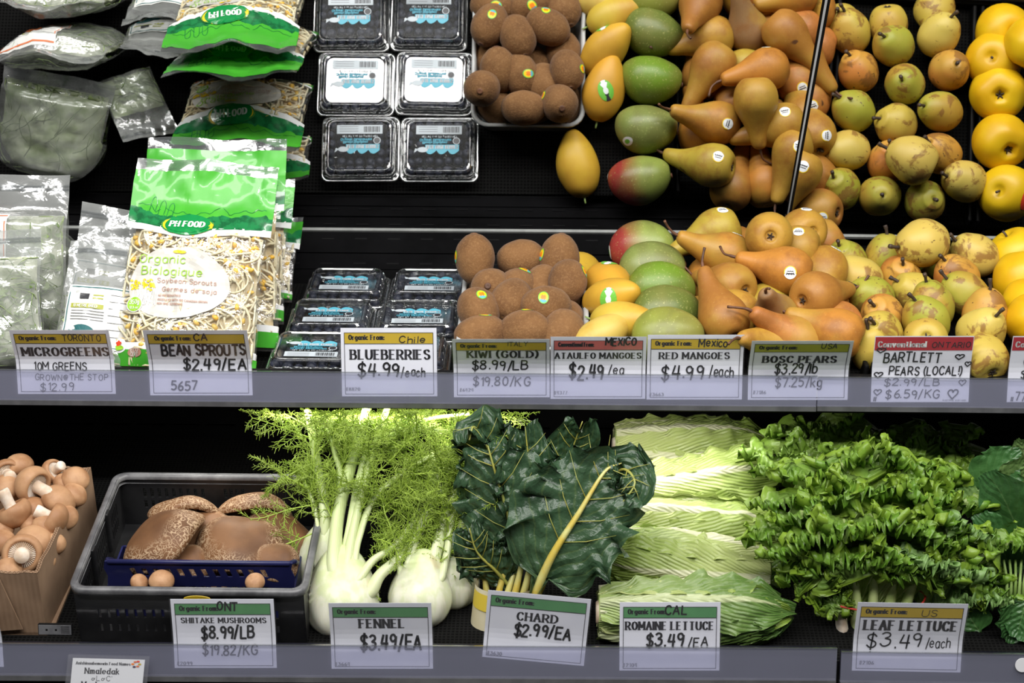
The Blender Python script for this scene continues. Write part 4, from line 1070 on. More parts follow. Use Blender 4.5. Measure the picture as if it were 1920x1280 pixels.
# ------------------------------------------------------------------ blueberries in clear clamshells
def clamshell(label, u, v, rz, label_on=True):
    t = thing('clamshell_box', label, 'berry box', FU @ Matrix.Translation((u, v, .0005)) @ Matrix.Rotation(rz, 4, 'Z'), 'clear boxes of blueberries')
    hx, hy = .0575, .0495
    def rg(dx, z, r_=.010): return [V((x, y, z)) for x, y in rrect(hx - dx, hy - dx, r_, 4)]
    b = MB(); b.loft([rg(.009, .0), rg(.007, .003), rg(.0045, .0145), rg(.0, .0150)], 0, True, True, False); b.build('base', CLEARP, t, True)
    b = MB(); b.loft([rg(.0, .0160), rg(.0030, .0165), rg(.0040, .0225), rg(.0065, .0240), rg(.0085, .0330), rg(.0105, .0352), rg(.0130, .0358), rg(.0145, .0345)], 0, True, False, True); b.build('lid', CLEARP, t)
    b = MB(); b.loft([rg(-.0010, .0138), rg(-.0012, .0168), rg(.0012, .0176), rg(.0016, .0160)], 0, True)
    for z, d in ((.0350, .0112), (.0243, .0058)):
        p = rg(d, z); b.tube(p + [p[0]], .0007, 5, 0, False)
    for k in range(6):
        x = -.034 + k * .0125; b.box((x, -hy + .0052, .0246), (x + .0095, -hy + .0062, .0262)); b.box((x, hy - .0062, .0246), (x + .0095, hy - .0052, .0262))
    for s in (-1, 1):
        for k in range(4): b.tube([(s * (hx - .0050), -.03 + k * .02, .0232), (s * (hx - .0082), -.03 + k * .02, .0330)], .0006, 4)
    b.build('rim_and_beads', RIBP, t, True)
    def sf(x, y, l): return V((x, y, .0347 + l))
    lb = MB()
    rect(lb, -.034, -.0315, .034, -.0180, sf, .0003, 0)
    for k in range(3): rect(lb, -.030, -.0295 + k * .0035, -.002, -.0288 + k * .0035, sf, .0006, 1)
    x = .006
    for k in range(14):
        w_ = (.0006, .0011, .0016)[k * 7 % 3]; rect(lb, x, -.0295, x + w_, -.0205, sf, .0006, 2); x += w_ + .0007
    write(lb, 'NET WT 6 oz 170 g POIDS NET', -.025, -.0155, .0026, sf, .0004, .052, 'hand', .2, 0)
    for q, (a, c, w_) in enumerate(((-.028, .018, -.0105), (-.024, .012, -.0065))):
        write(lb, ('Organic Blueberries', 'Bleuets biologiques')[q], a, w_, .0034, sf, .0004, c - a, 'hand', .34, 3)
    write(lb, 'BLUE WAVE BERRIES', -.018, -.0005, .0050, sf, .0006, .046, 'serif', .2, 0)
    blob(lb, .026, -.0075, .0055, .0055, sf, .0004, 0, 18); blob(lb, .026, -.0075, .0045, .0045, sf, .0006, 2, 18)
    n = 24
    for k in range(n):
        x0, x1 = -.020 + .050 * k / n, -.020 + .050 * (k + 1) / n
        def top(x): f = ((x + .020) / .0168) % 1.0; return .0065 + .0085 * (math.sin(math.pi * f) ** .7) * (1 - .5 * f)
        lb.poly([sf(x0, .0050, .0003), sf(x1, .0050, .0003), sf(x1, top(x1), .0003), sf(x0, top(x0), .0003)], 3)
    rect(lb, -.020, -.0018, .030, .0050, sf, .0003, 3)
    blob(lb, -.024, .0060, .008, .0042, sf, .0005, 0, 12); lb.poly([sf(-.030, .006, .0005), sf(-.037, .011, .0005), sf(-.035, .004, .0005)], 0)
    lb.build('printed_label', [PALEP, GREYINK, SBLK, TEAL], t)
    return t
bm_ = MB(); bm_.lathe(round_prof([(.0002, -.0064), (.004, -.0055), (.0068, -.001), (.0066, .002), (.0045, .0052), (.0024, .0060), (.0018, .0054), (.0002, .0052)], 2), 12)
BME = bm_.build('blueberry', BERRY, None, True).data
bpy.data.objects.remove(bpy.data.objects['blueberry'])
crn = MB(); crn.lathe([(.0010, .0052), (.0026, .0064), (.0022, .0066), (.0010, .0056)], 8)
for lbl, u, v, rz, where in [
 ('clear box of blueberries at the back left of its block', -.236, .230, -.012, 'back left'), ('clear box of blueberries in the middle of the left column', -.246, .128, .004, 'middle left'),
 ('clear box of blueberries at the front left, fully seen beside its tag', -.256, .026, -.01, 'front left'), ('clear box of blueberries at the back right, touching the kiwi tray', -.118, .230, -.006, 'back right'),
 ('clear box of blueberries in the middle of the right column', -.128, .126, .014, 'middle right'), ('clear box of blueberries at the front right, mostly behind its tag', -.138, .024, 0, 'front right')]:
    t = clamshell(lbl, u, v, rz)
    for j in range(6):
        for i in range(7):
            p = V((-.0435 + .0145 * i + rnd.uniform(-.0016, .0016), -.0355 + .0142 * j + rnd.uniform(-.0016, .0016), .0225 + rnd.uniform(-.006, .0025)))
            o = link('blueberry', BME); o.matrix_world = t.matrix_world @ Matrix.Translation(p) @ Matrix.Rotation(rnd.uniform(0, 6), 4, 'Z') @ Matrix.Rotation(rnd.uniform(0, 1.2), 4, 'X') @ Matrix.Scale(rnd.uniform(.9, 1.1), 4)
            tag(o, 'dark blueberry inside the %s clear box of its block' % where, 'blueberry', 'blueberries in the %s box' % where)

# ------------------------------------------------------------------ bags
class Bag:
    """pillow bag: x across, y up the bag, z out of its front"""
    def __init__(s, F, B, T, w, th, seed=0, fill=.66, flat=.85, roll=0.0, wr=1.0):
        B, T = V(B), V(T); y = (T - B); s.L = y.length; y.normalize()
        x = V((1, 0, 0)); x = (x - y * x.dot(y)).normalized(); x = Matrix.Rotation(roll, 3, y) @ x; z = x.cross(y)
        s.M = F @ Matrix(((x.x, y.x, z.x, B.x), (x.y, y.y, z.y, B.y), (x.z, y.z, z.z, B.z), (0, 0, 0, 1)))
        s.w, s.th, s.seed, s.fill, s.flat, s.wr, s.round = w, th, seed, fill, flat, wr, False
    def bulge(s, x, y):
        q = abs(2 * x / s.w); t = y / s.L
        e = max(0, 1 - q ** 2.6)
        if t < .12: v = (max(t, 0) / .12) ** .55
        elif t < s.fill: v = 1.0
        else: v = max(0, 1 - (t - s.fill) / max(.01, s.flat - s.fill)) ** 1.0; v = v * v * (3 - 2 * v)
        return s.th * (e ** .7) * v
    def wav(s, x, y, k=1.0):
        p = V((x * 26 + s.seed * 9, y * 20, s.seed * 3.3)); r_ = abs(noise.noise(p * 1.3)) + .5 * abs(noise.noise(p * 2.9))
        return s.wr * (.0050 * (r_ - .35) + .0040 * noise.noise(p * .5) + .006 * (y / s.L) ** 3 * math.sin(x * 45 + s.seed))
    def front(s, x, y, l=0.0): return V((x, y, s.bulge(x, y) + s.wav(x, y) + l))
    def back(s, x, y, l=0.0): return V((x, y, -s.bulge(x, y) * .8 + s.wav(x, y) - .0006 - l))
    def half(s, y):
        t = y / s.L
        if s.round and t < .45: return s.w / 2 * (.18 + .82 * math.sqrt(max(0, 1 - (1 - max(t, 0) / .45) ** 2)))
        return s.w / 2 * (1 - .05 * math.sin(min(1, max(0, t)) * math.pi) + .008 * noise.noise(V((t * 9, s.seed, 0))))
    def films(s, root, mat, y0=0.0, y1=None, nx=30, ny=44):
        y1 = y1 or s.L
        b = MB()
        b.grid(lambda i, j: s.front((2 * i - 1) * s.half(y0 + (y1 - y0) * j), y0 + (y1 - y0) * j), nx, ny, 0, False)
        b.grid(lambda i, j: s.back((2 * i - 1) * s.half(y0 + (y1 - y0) * j), y0 + (y1 - y0) * j), nx, ny, 0, False)
        return b.build('film', mat, root, True)
    def patch(s, b, x0, x1, y0, y1, lift, mi=0, nx=24, ny=8, yb=None, yt=None, side='f'):
        f = s.front if side == 'f' else s.back
        def q(i, j):
            x = x0 + (x1 - x0) * i; h = s.half((y0 + y1) / 2)
            x = max(-h, min(h, x)) if x0 <= -s.w / 2 + .001 or x1 >= s.w / 2 - .001 else x
            a = yb(x) if yb else y0; c = yt(x) if yt else y1
            return f(x, a + (c - a) * j, lift)
        b.grid(q, nx, ny, mi, False)
    def inside(s, root, name, mat, k=.72, ytop=None, amp=.004):
        ytop = ytop or s.fill * s.L + .02; b = MB()
        def sh(sign):
            def f(i, j):
                y = .004 + (ytop - .004) * j; x = (2 * i - 1) * s.half(y) * .93
                e = (1 - abs(2 * i - 1) ** 3) ** .5 * min(1, (1 - j) * 7 + .0) ** .5 * min(1, j * 9) ** .5
                n_ = noise.noise(V((x * 70, y * 70, s.seed))) * amp + noise.noise(V((x * 150, y * 150, s.seed + 5))) * amp * .7
                return V((x, y, sign * (s.bulge(x, y) * k * (1 if sign > 0 else .75) * e + n_ * e) + s.wav(x, y)))
            return f
        b.grid(sh(1), 26, 30, 0, False); b.grid(sh(-1), 26, 30, 0, False)
        o = b.build(name, mat, root, True); o['kind'] = 'stuff'; return o
def strands(bag, n, y0, y1, ln, r0, curl, k=(.70, .96), both=True, seg=6):
    b = MB()
    for q in range(n):
        y = rnd.uniform(y0, y1); x = rnd.uniform(-.9, .9) * bag.half(y); a = rnd.uniform(0, 6.28); L = rnd.uniform(.5, 1.2) * ln; c = rnd.uniform(-curl, curl)
        sg = 1 if not both or rnd.random() < .8 else -1; pts = []; kk = rnd.uniform(*k)
        for i in range(seg + 1):
            h = bag.half(y) * .95
            x = max(-h, min(h, x)); y = max(.006, min(y1 + .01, y))
            z = sg * bag.bulge(x, y) * kk * (1 if sg > 0 else .75) + bag.wav(x, y) + .0015 * math.sin(i * 1.3 + q)
            pts.append((x, y, z)); x += math.cos(a) * L / seg; y += math.sin(a) * L / seg; a += c / seg * 2
        b.tube(pts, [r0 * rnd.uniform(.8, 1.1)] * (seg + 1), 5)
    return b
def sprout_bag(label, B, T, w, th, seed, n=170, detail=True):
    g = Bag(FU, B, T, w, th, seed, .60, .80)
    L = g.L; r = thing('sprout_bag', label, 'bag of sprouts', g.M, 'green topped bags of bean sprouts')
    g.films(r, FILM)
    o = g.inside(r, 'packed_sprouts', SPFILL, .62, L * .67)
    o = strands(g, n, .02, L * .60, .085, .0018, 1.9, (.66, .97), True, 9).build('sprouts', SPROUT, r, True); o['kind'] = 'stuff'
    b = MB()
    for q in range(int(n * .75)):
        y = rnd.uniform(.02, L * .5) if rnd.random() < .75 else rnd.uniform(L * .5, L * .66); x = rnd.uniform(-.9, .9) * g.half(y); z = g.bulge(x, y) * rnd.uniform(.85, 1.02) - .0022 + g.wav(x, y)
        a = rnd.uniform(0, 3)
        if ((x + .014) / .070) ** 2 + ((y - L * .395) / .053) ** 2 < 1: continue
        d = V((math.cos(a), math.sin(a), .3)) * .0046
        b.tube([V((x, y, z)) - d, V((x, y, z)) - d * .6, V((x, y, z)) + d * .2, V((x, y, z)) + d], [.0008, .0030, .0036, .0012], 6)
    o = b.build('soybeans', SOY, r, True); o['kind'] = 'stuff'
    hw = w / 2
    edge = lambda x: L * (.655 + .035 * (2 * x / w) ** 2 - .02 * math.exp(-((x + .012) / .035) ** 2))
    b = MB(); g.patch(b, -hw, hw, 0, 0, .0006, 0, 30, 3, lambda x: edge(x) - .009, lambda x: edge(x) + .002); b.build('white_edge', WHITEP, r, True)
    hill = lambda x: edge(x) + .020 + .007 * noise.noise(V((x * 60, seed, 1))) + .004 * noise.noise(V((x * 160, seed, 3)))
    b = MB(); g.patch(b, -hw, hw, 0, 0, .0008, 0, 40, 4, edge, hill); b.build('printed_hills', DGFILM, r, True)
    b = MB(); g.patch(b, -hw, hw, 0, 0, .0007, 0, 40, 8, lambda x: hill(x) - .001, lambda x: L * .945)
    g.patch(b, -hw, hw, 0, 0, .0004, 0, 40, 8, edge, lambda x: L * .945, 'b'); b.build('green_header', GFILM, r, True)
    def line(dy, amp):
        p = []
        for k in range(60):
            x = -hw * .9 + w * .9 * k / 59; p.append((x, hill(x) + dy + amp * abs(math.sin(x * 130 + seed)) * (1 + noise.noise(V((x * 30, dy, 0))))))
        return p
    if detail:
        b = MB(); ribbon(b, line(.004, .006), lambda d: .0007, g.front, .0012, 0)
        for k in range(3):
            x0 = -hw * .72 + k * .012; ribbon(b, smoothpath([(x0, hill(x0), 0), (x0 + .001, hill(x0) + .016, 0), (x0 + .005, hill(x0) + .021, 0), (x0 + .008, hill(x0) + .014, 0), (x0 + .0075, hill(x0), 0)], 4), lambda d: .0008, g.front, .0012, 0)
        b.build('drawn_treeline', DGFILM, r)
    b = MB(); g.patch(b, -hw, hw, L * .945, L, .0005, 0, 30, 3)
    for k in range(7): g.patch(b, -hw * .96, hw * .96, L * (.95 + .006 * k), L * (.952 + .006 * k), .0011, 0, 30, 1)
    b.build('crimped_seal', RIBP, r, True)
    b = MB(); g.patch(b, -hw, hw, .004, L * .085, .0006, 0, 24, 3); g.patch(b, -hw, hw, .004, L * .085, .0006, 0, 24, 3, None, None, 'b'); b.build('green_footer', GFILM, r, True)
    b = MB(); g.patch(b, -hw, hw, L * .085, L * .115, .0006, 0, 24, 1); g.patch(b, -hw, hw, L * .085, L * .115, .0006, 0, 24, 1, None, None, 'b'); b.build('white_footer_edge', WHITEP, r, True)
    ly = L * .395
    bean = lambda a: 1.0 - .07 * math.exp(-((a - 1.75) / .35) ** 2) + .04 * math.cos(3 * a + .6)
    b = MB(); blob(b, -.014, ly, .0650, .0480, g.front, .0013, 0, 64, bean, 12); b.build('label_panel', CREAM, r, True)
    X = lambda px: (px - 362) * .00069 * w / .185
    Y = lambda py: (690 - py) * L / 380
    b = MB()
    write(b, 'Organic', X(265), Y(506), .0105, g.front, .0026, X(352) - X(265), 'hand', .12, 0)
    write(b, 'Biologique', X(272), Y(527), .0105, g.front, .0026, X(385) - X(272), 'hand', .12, 0)
    for a in (.7, 2.2): blob(b, X(339) + .005 * math.cos(a), Y(489) + .003 * math.sin(a), .0055, .0022, g.front, .0026, 1, 10)
    b.build('lettering', [LIME, SYEL], r)
    if detail:
        b = MB()
        write(b, 'Soybean Sprouts', X(304), Y(541), .0058, g.front, .0026, X(414) - X(304), 'hand', .12)
        write(b, 'Germes de soja', X(315), Y(556), .0058, g.front, .0026, X(416) - X(315), 'hand', .12)
        for tx, a, c, yy in (('NO PRESERVATIVES', 310, 352, 565.5), ('PRODUCED WITH 100% CANADIAN GROWN'.replace('%', ''), 310, 402, 573), ('NON GMO SOYBEANS', 310, 357, 580)):
            write(b, tx, X(a), Y(yy), .0026, g.front, .0026, X(c) - X(a), 'hand', .18)
        b.build('small_print', BROWNP, r)
        b = MB()
        for q in range(34):
            x, y = X(rnd.uniform(253, 300)), Y(rnd.uniform(537, 556)); blob(b, x, y, .0022, .0016, g.front, .0025, 0, 7)
            if q % 2: ribbon(b, smoothpath([(x, y, 0), (x + .003, y - .009, 0), (x + rnd.uniform(0, .008), Y(582) + rnd.uniform(0, .004), 0)], 3), lambda d: .0009, g.front, .0024, 1)
        b.build('printed_sprouts', [SYEL, WHITEP], r)
        b = MB(); blob(b, X(267), Y(581), .0105, .0105, g.front, .0022, 1, 22, None, 2); blob(b, X(267), Y(581), .0094, .0094, g.front, .0028, 0, 22, None, 2)
        write(b, '350g', X(258), Y(581), .0055, g.front, .0034, .0125, 'hand', .14, 1); write(b, '12.3 oz', X(259), Y(589), .0026, g.front, .0034, .011, 'hand', .2, 1); b.build('weight_badge', [LIME, WHITEP], r)
        b = MB(); blob(b, X(245), Y(652), .0105, .0095, g.front, .0013, 0, 20, None, 2); blob(b, X(245), Y(656), .0072, .0032, g.front, .0028, 1, 16)
        blob(b, X(245), Y(649), .0044, .0042, g.front, .0028, 2, 22, lambda a: .55 + .45 * abs(math.cos(2.5 * (a - 1.57)))); b.build('organic_badge', [WHITEP, LIME, SRED], r)
        b = MB(); blob(b, X(277), Y(663), .0095, .0062, g.front, .0013, 0, 20, None, 2); write(b, 'ECO', X(270), Y(662), .004, g.front, .0028, .010, 'hand', .18, 1); write(b, 'CERT', X(269.5), Y(669), .004, g.front, .0028, .0105, 'hand', .18, 1); b.build('certificate_badge', [BROWNP, CREAM], r)
    lx, lyy = X(345), L * .672
    b = MB(); blob(b, lx, lyy, .0345, .0155, g.front, .0019, 1, 32, None, 3); blob(b, lx + .0008, lyy, .0300, .0162, g.front, .0024, 0, 32, None, 3); blob(b, lx, lyy + .001, .0285, .0138, g.front, .0028, 0, 32, None, 3)
    frm = [(lx + .0335 * math.cos(q), lyy + .0148 * math.sin(q), 0) for q in [k * .2 for k in range(33)]]
    ribbon(b, frm, lambda d: .0016, g.front, .0021, 0)
    write(b, 'PH FOOD', lx, lyy - .0036, .0082, g.front, .0033, .0445, 'serif', .19, 2, 'c', .05)
    b.build('logo', [LOGOG, SYEL, WHITEP], r, False)
    return r
sprout_bag('upright bag of soybean sprouts with green top at the front, fully facing the viewer', (-.418, -.024, .018), (-.400, .158, .236), .186, .026, 1.3, 230)
sprout_bag('bag of sprouts leaning directly behind the front one, its green top rising above it', (-.398, .045, .018), (-.394, .205, .250), .186, .024, 4.1, 150)
sprout_bag('bag of sprouts third from the front, slumped back against the shelf wall', (-.402, .130, .016), (-.398, .278, .170), .184, .024, 7.7, 120)
sprout_bag('rearmost low bag of sprouts, showing a green corner at the shelf back', (-.402, .215, .014), (-.392, .305, .105), .184, .020, 2.6, 60, False)

def greens_bag(label, B, T, w, th, seed, lab=None, n=90, fill=.60, roll=0.0, body=MGFILL, gk=.66, holes=False):
    g = Bag(FU, B, T, w, th, seed, fill, .80, roll, 1.25)
    g.round = th > .05
    L = g.L; r = thing('greens_bag', label, 'bag of microgreens', g.M, 'zip bags of microgreens')
    g.films(r, ZFILM)
    g.inside(r, 'packed_greens', body, gk, L * fill + .012, .006)
    o = strands(g, n, .015, L * fill, .06, .00065, .8, (.72, .98), True, 4).build('stems', MGREEN, r, True); o['kind'] = 'stuff'
    b = MB()
    for q in range(int(n * .6)):
        y = rnd.uniform(.012, L * fill); x = rnd.uniform(-.9, .9) * g.half(y); z = g.bulge(x, y) * rnd.uniform(.75, .97) + g.wav(x, y); a = rnd.uniform(0, 6.28)
        d, e = V((math.cos(a), math.sin(a), rnd.uniform(-.3, .3))) * .006, V((-math.sin(a), math.cos(a), rnd.uniform(-.3, .3))) * .0032
        c = V((x, y, z)); b.poly([c - d, c - d * .2 + e, c + d, c - d * .2 - e])
    o = b.build('leaves', MGREEN, r, True); o['kind'] = 'stuff'
    b = MB()
    for yy in (.905, .925): g.patch(b, -w / 2, w / 2, L * yy, L * yy + .003, .0014, 0, 26, 1)
    b.build('zip', RIBP, r, True)
    if lab:
        cx, cy, lw, lh, edge_, dot = lab
        b = MB(); g.patch(b, cx - lw / 2, cx + lw / 2, cy - lh / 2, cy + lh / 2, .0010, 0, 10, 12); p = b.build('paper_label', PAPER, r, True)
        b = MB(); S = g.front
        frame_lines(b, cx - lw / 2 + .002, cy - lh / 2 + .002, cx + lw / 2 - .002, cy + lh / 2 - .002, .0012, S, .0016, 0, 8)
        if dot: blob(b, cx - lw * .2, cy - lh * .30, lw * .22, lh * .16, S, .0016, 0, 24, None, 2)
        rect(b, cx - lw * .42, cy + lh * .12, cx + lw * .08, cy + lh * .19, S, .0016, 1, 4)
        write(b, '10 METRE GREENS', cx - lw * .38, cy + lh * .135, lh * .04, S, .0021, lw * .42, 'hand', .2, 3)
        rect(b, cx - lw * .3, cy + lh * .27, cx - lw * .16, cy + lh * .36, S, .0016, 2, 2)
        for k in range(2): rect(b, cx - lw * .1, cy + lh * (.28 + .05 * k), cx + lw * .06, cy + lh * (.30 + .05 * k), S, .0016, 1, 2)
        for k in range(7): rect(b, cx + lw * .16, cy + lh * (.36 - .11 * k), cx + lw * .42, cy + lh * (.367 - .11 * k), S, .0016, 2, 3)
        for k in range(4): rect(b, cx - lw * .4, cy + lh * (.07 - .045 * k), cx + lw * .1, cy + lh * (.078 - .045 * k), S, .0016, 2, 3)
        q = b.build('label_print', [edge_, OLIVEP, SBLK, WHITEP], r)
        q.parent = p
    return r
greens_bag('large zip bag of microgreens with an orange bordered label, standing at the far left', (-.664, .062, .018), (-.668, .165, .212), .165, .030, 2.2, (-.035, .120, .085, .095, ORANGEP, 1), 190, .70)
greens_bag('zip bag of microgreens in front at the far left, orange label cut by the frame', (-.668, -.018, .016), (-.676, .070, .172), .150, .026, 5.5, (-.030, .098, .075, .080, ORANGEP, 1), 170, .74)
greens_bag('small zip bag with a teal bordered white label, directly behind the MICROGREENS tag', (-.535, -.020, .016), (-.520, .085, .150), .105, .018, 8.1, (.002, .070, .086, .082, TEALP, 1), 40, .5, 0, PAPER)
greens_bag('small clear zip bag leaning behind the teal labelled one', (-.540, .040, .020), (-.512, .140, .176), .108, .018, 3.9, (-.002, .072, .086, .080, TEALP, 1), 40, .5, 0, PAPER)
greens_bag('bulging zip bag of microgreens lying at the back left corner', (-.700, .285, .040), (-.668, .150, .110), .165, .060, 6.4, None, 150, .80, 0, MGBRIGHT)
greens_bag('crumpled clear zip bag lying on its side, its zip pointing to the shelf back', (-.590, .130, .060), (-.535, .235, .085), .085, .018, 9.3, None, 30, .5, .2, MGBRIGHT, .5)
# ------------------------------------------------------------------ lower shelf: mushrooms, box and crate
def P(px, py, v, dv=0): return at(px, py, v) + V((0, 0, dv))
def mush_kind(name, prof, capmat, gill, gr, gz, stem, n=28, lm=.05, wob=0.0):
    k = Kind(name, prof, capmat, n, (lambda f: (lambda p: f(V((p.x, p.y, p.z + wob * math.cos(3 * math.atan2(p.y, p.x) + 1) * (p.x ** 2 + p.y ** 2) / .0025)))))(lump(lm, 24, len(name) + gr * 100)))
    b = MB(); ns = 40
    for q in range(ns):
        a0, a1 = 2 * math.pi * q / ns, 2 * math.pi * (q + 1) / ns
        for h, a, c in ((.0012, a0, (a0 + a1) / 2), (-.0006, (a0 + a1) / 2, a1)):
            b.poly([V((.004 * math.cos(a), .004 * math.sin(a), gz - h * .2)), V((gr * math.cos(a), gr * math.sin(a), gz - h)), V((gr * math.cos(c), gr * math.sin(c), gz + h))])
    k.part('gills', b, gill, None, False)
    if stem:
        b = MB(); r0, L = stem
        b.tube(smoothpath([(0, 0, gz + .003), (.0006, 0, gz - L * .35), (.0015, .0006, gz - L * .8), (.0018, .0006, gz - L)], 4), [r0 * x for x in (1.15, 1.05, 1, .98, .98, 1, 1.03, 1.06, 1.08, 1.08, 1.06, 1.02, .97)], 14)
        k.part('stem', b, MSTEM)
    return k
cp = round_prof([(.0002, .0150), (.007, .0142), (.0145, .0105), (.0198, .0040), (.0212, -.0020), (.0195, -.0075), (.0160, -.0092), (.0140, -.0070), (.0128, -.0045), (.0002, -.0035)], 4)[::-1]
MKS = [mush_kind('cremini_mushroom', cp, CREM, MSTEM, .0145, -.0060, (.0078, .020)), mush_kind('cremini_mushroom', [(r_, z * 1.12) for r_, z in cp], CREM, MSTEM, .0140, -.0066, (.0070, .024))]
bx = thing('cardboard_box', 'torn brown cardboard box full of cremini mushrooms at the far left of the lower shelf', 'box', FL.copy())
def cwall(a, c, h0, h1, name, notch=.0035, fold=None):
    a, c = V((*a, 0)), V((*c, 0)); L = (c - a).length; d = (c - a) / L; nn = V((-d.y, d.x, 0)); n = 40; b = MB(); top = []
    for i in range(n + 1):
        t = i / n; hh = h0 + (h1 - h0) * t + notch * noise.noise(V((t * 14, h0 * 90, 2))) + .0012 * noise.noise(V((t * 60, h1 * 50, 4)))
        top.append(hh)
    for o_ in (0, .0045):
        b.loft([[a + d * (L * i / n) + nn * o_ + V((0, 0, top[i] * q)) for i in range(n + 1)] for q in (0, .33, .66, 1)], 0, False)
    m = []
    for i in range(n * 3 + 1):
        t = i / (n * 3); k = min(n - 1, int(t * n)); f = t * n - k; hh = top[k] * (1 - f) + top[k + 1] * f
        m.append((t, hh))
    b.loft([[a + d * (L * t) + nn * (.0045 * q) + V((0, 0, hh + (.0006 if q in (0, 1) else 0))) for t, hh in m] for q in (0, .5, 1)], 0, False)
    b.loft([[a + d * (L * t) + nn * (.00225 + .0016 * (1 if i % 2 else -1)) + V((0, 0, hh + .0012)) for i, (t, hh) in enumerate(m)], [a + d * (L * t) + nn * (.00225 + .0016 * (1 if i % 2 else -1)) + V((0, 0, hh - .002)) for i, (t, hh) in enumerate(m)]], 0, False)
    b.build(name, CARDB, bx)
cwall((-.85, .004), (-.551, .004), .090, .091, 'front_wall'); cwall((-.551, .004), (-.5405, .228), .091, .092, 'side_wall')
cwall((-.5405, .228), (-.85, .228), .094, .085, 'rear_wall'); cwall((-.85, .228), (-.85, .004), .09, .09, 'side_wall')
b = MB(); b.box((-.85, .004, .0005), (-.545, .228, .004)); b.build('bottom', CARDB, bx)
b = MB(); b.loft([[V((x, .0012 - .002 * q, z)) for x, z in ((-.640, .088), (-.595, .086), (-.578, .012), (-.640, .006))] for q in (0, 1)], 0, True, True, True); b.build('front_flap', CARDB, bx)
G = 'cremini mushrooms in the cardboard box'
for lb, px, py, v, r_, ax in [
 ('cremini cap topmost at the back of the box', 36, 870, .205, .0185, (0, .2, 1)), ('cremini showing its pale underside at the back left', 14, 888, .190, .020, (-.35, .8, -.3)),
 ('large cremini lying with its stem towards the right, upper middle', 60, 908, .162, .0245, (-.72, .45, .05)), ('cremini with its stem sticking up right at the back', 100, 884, .200, .0165, (-.6, .2, -.5)),
 ('smooth cremini cap in the back right corner of the box', 142, 897, .185, .0175, (.3, -.4, .9)), ('cremini with a hollow beside its stem, right of the middle', 111, 936, .150, .0225, (.55, .15, .8)),
 ('cremini cap leaning on the right box wall', 141, 926, .166, .0165, (.7, -.1, .7)), ('cremini cap at the left edge, second row from the back', 8, 914, .165, .020, (-.2, -.3, .9)),
 ('upturned cremini at the left with a thick stem', 27, 962, .118, .0225, (.45, -.25, -.8)), ('cremini whose stem points left, by the right wall', 103, 974, .112, .0215, (.72, -.05, -.45)),
 ('cremini in shade in the middle of the box', 62, 956, .138, .0195, (0, -.1, 1)), ('small cremini between two large ones', 57, 982, .112, .0135, (.1, -.4, .9)),
 ('wide cremini cap in front of the middle', 64, 1018, .082, .0255, (.15, -.15, 1)), ('cremini at the front with its cut stem facing the viewer', 42, 1038, .052, .0245, (-.22, .82, -.42)),
 ('small cremini cap by the right wall near the front', 102, 1018, .086, .0145, (.3, -.2, .9)), ('cremini cap cut by the left frame edge, near the front', 2, 1016, .085, .0175, (-.2, -.3, .9)),
 ('cremini cap sunk at the very front of the box', 14, 1070, .026, .0180, (0, -.2, 1)), ('cremini lying behind the front row at the left edge', -4, 990, .105, .020, (0, -.3, 1)),
 ('cremini deep by the right box wall', 80, 1050, .062, .016, (.2, -.3, .9)), ('cremini low at the right wall, under two others', 122, 968, .130, .017, (.3, -.4, .8)),
 ('cremini between the back row and the box wall', 122, 905, .185, .0155, (.1, -.3, .9)), ('cremini cap low in the middle of the box', 84, 985, .104, .0175, (-.1, -.4, .9))]:
    MKS[rnd.randrange(2)].place('cremini_mushroom', lb, 'mushroom', G, axisM(FL, P(px, py, v), ax, rnd.uniform(0, 6), r_ / .0212))

# black crate
cr = thing('black_crate', 'black plastic crate with a scuffed grey rim holding big brown mushrooms', 'crate', FL @ Matrix.Translation((-.373, .112, .001)))
HX, HY, HZ = .134, .118, .080
def cwall2(name, o, ex, ez, w, h, holes, mat, par, th=.0025):
    vs, fs = holed(w, h, holes); o, ex, ez = V(o), V(ex), V(ez)
    b = MB(); b.add([o + ex * x + ez * y for x, y in vs], fs); q = b.build(name, mat, par); mod(q, 'SOLIDIFY', thickness=th, offset=0); return q
def slots(w, h, x0, x1, n, rows, sw):
    return [(x0 + (x1 - x0) * k / n, y0, x0 + (x1 - x0) * k / n + sw, y1) for k in range(n) for y0, y1 in rows]
tp = .008
hf = slots(2 * HX, HZ, .025, .110, 8, ((.016, .026), (.036, .048)), .0035) + slots(2 * HX, HZ, .150, .245, 9, ((.016, .026), (.036, .048)), .0035)
hb = slots(2 * HX, HZ, .030, .115, 9, ((.030, .042), (.046, .060)), .004) + slots(2 * HX, HZ, .135, .165, 4, ((.030, .042), (.046, .060)), .004) + slots(2 * HX, HZ, .185, .250, 7, ((.030, .042), (.046, .060)), .004)
hsd = slots(2 * HY, HZ, .03, .21, 26, ((.020, .034), (.038, .056)), .003)
for nm, o, ex, w, hl in (('front_wall', (-HX, -HY, 0), (1, 0, 0), 2 * HX, hf), ('rear_wall', (-HX, HY, 0), (1, 0, 0), 2 * HX, hb), ('left_wall', (-HX, -HY, 0), (0, 1, 0), 2 * HY, hsd), ('right_wall', (HX, -HY, 0), (0, 1, 0), 2 * HY, hsd)):
    cwall2(nm, o, ex, (0, 0, 1), w, HZ, hl, CRATE, cr)
b = MB(); b.box((-HX, -HY, 0), (HX, HY, .003)); b.build('bottom', CRATE, cr)
b = MB(); rr = lambda d, z: [V((x, y, z)) for x, y in rrect(HX + d, HY + d, .012 + max(0, d), 5)]
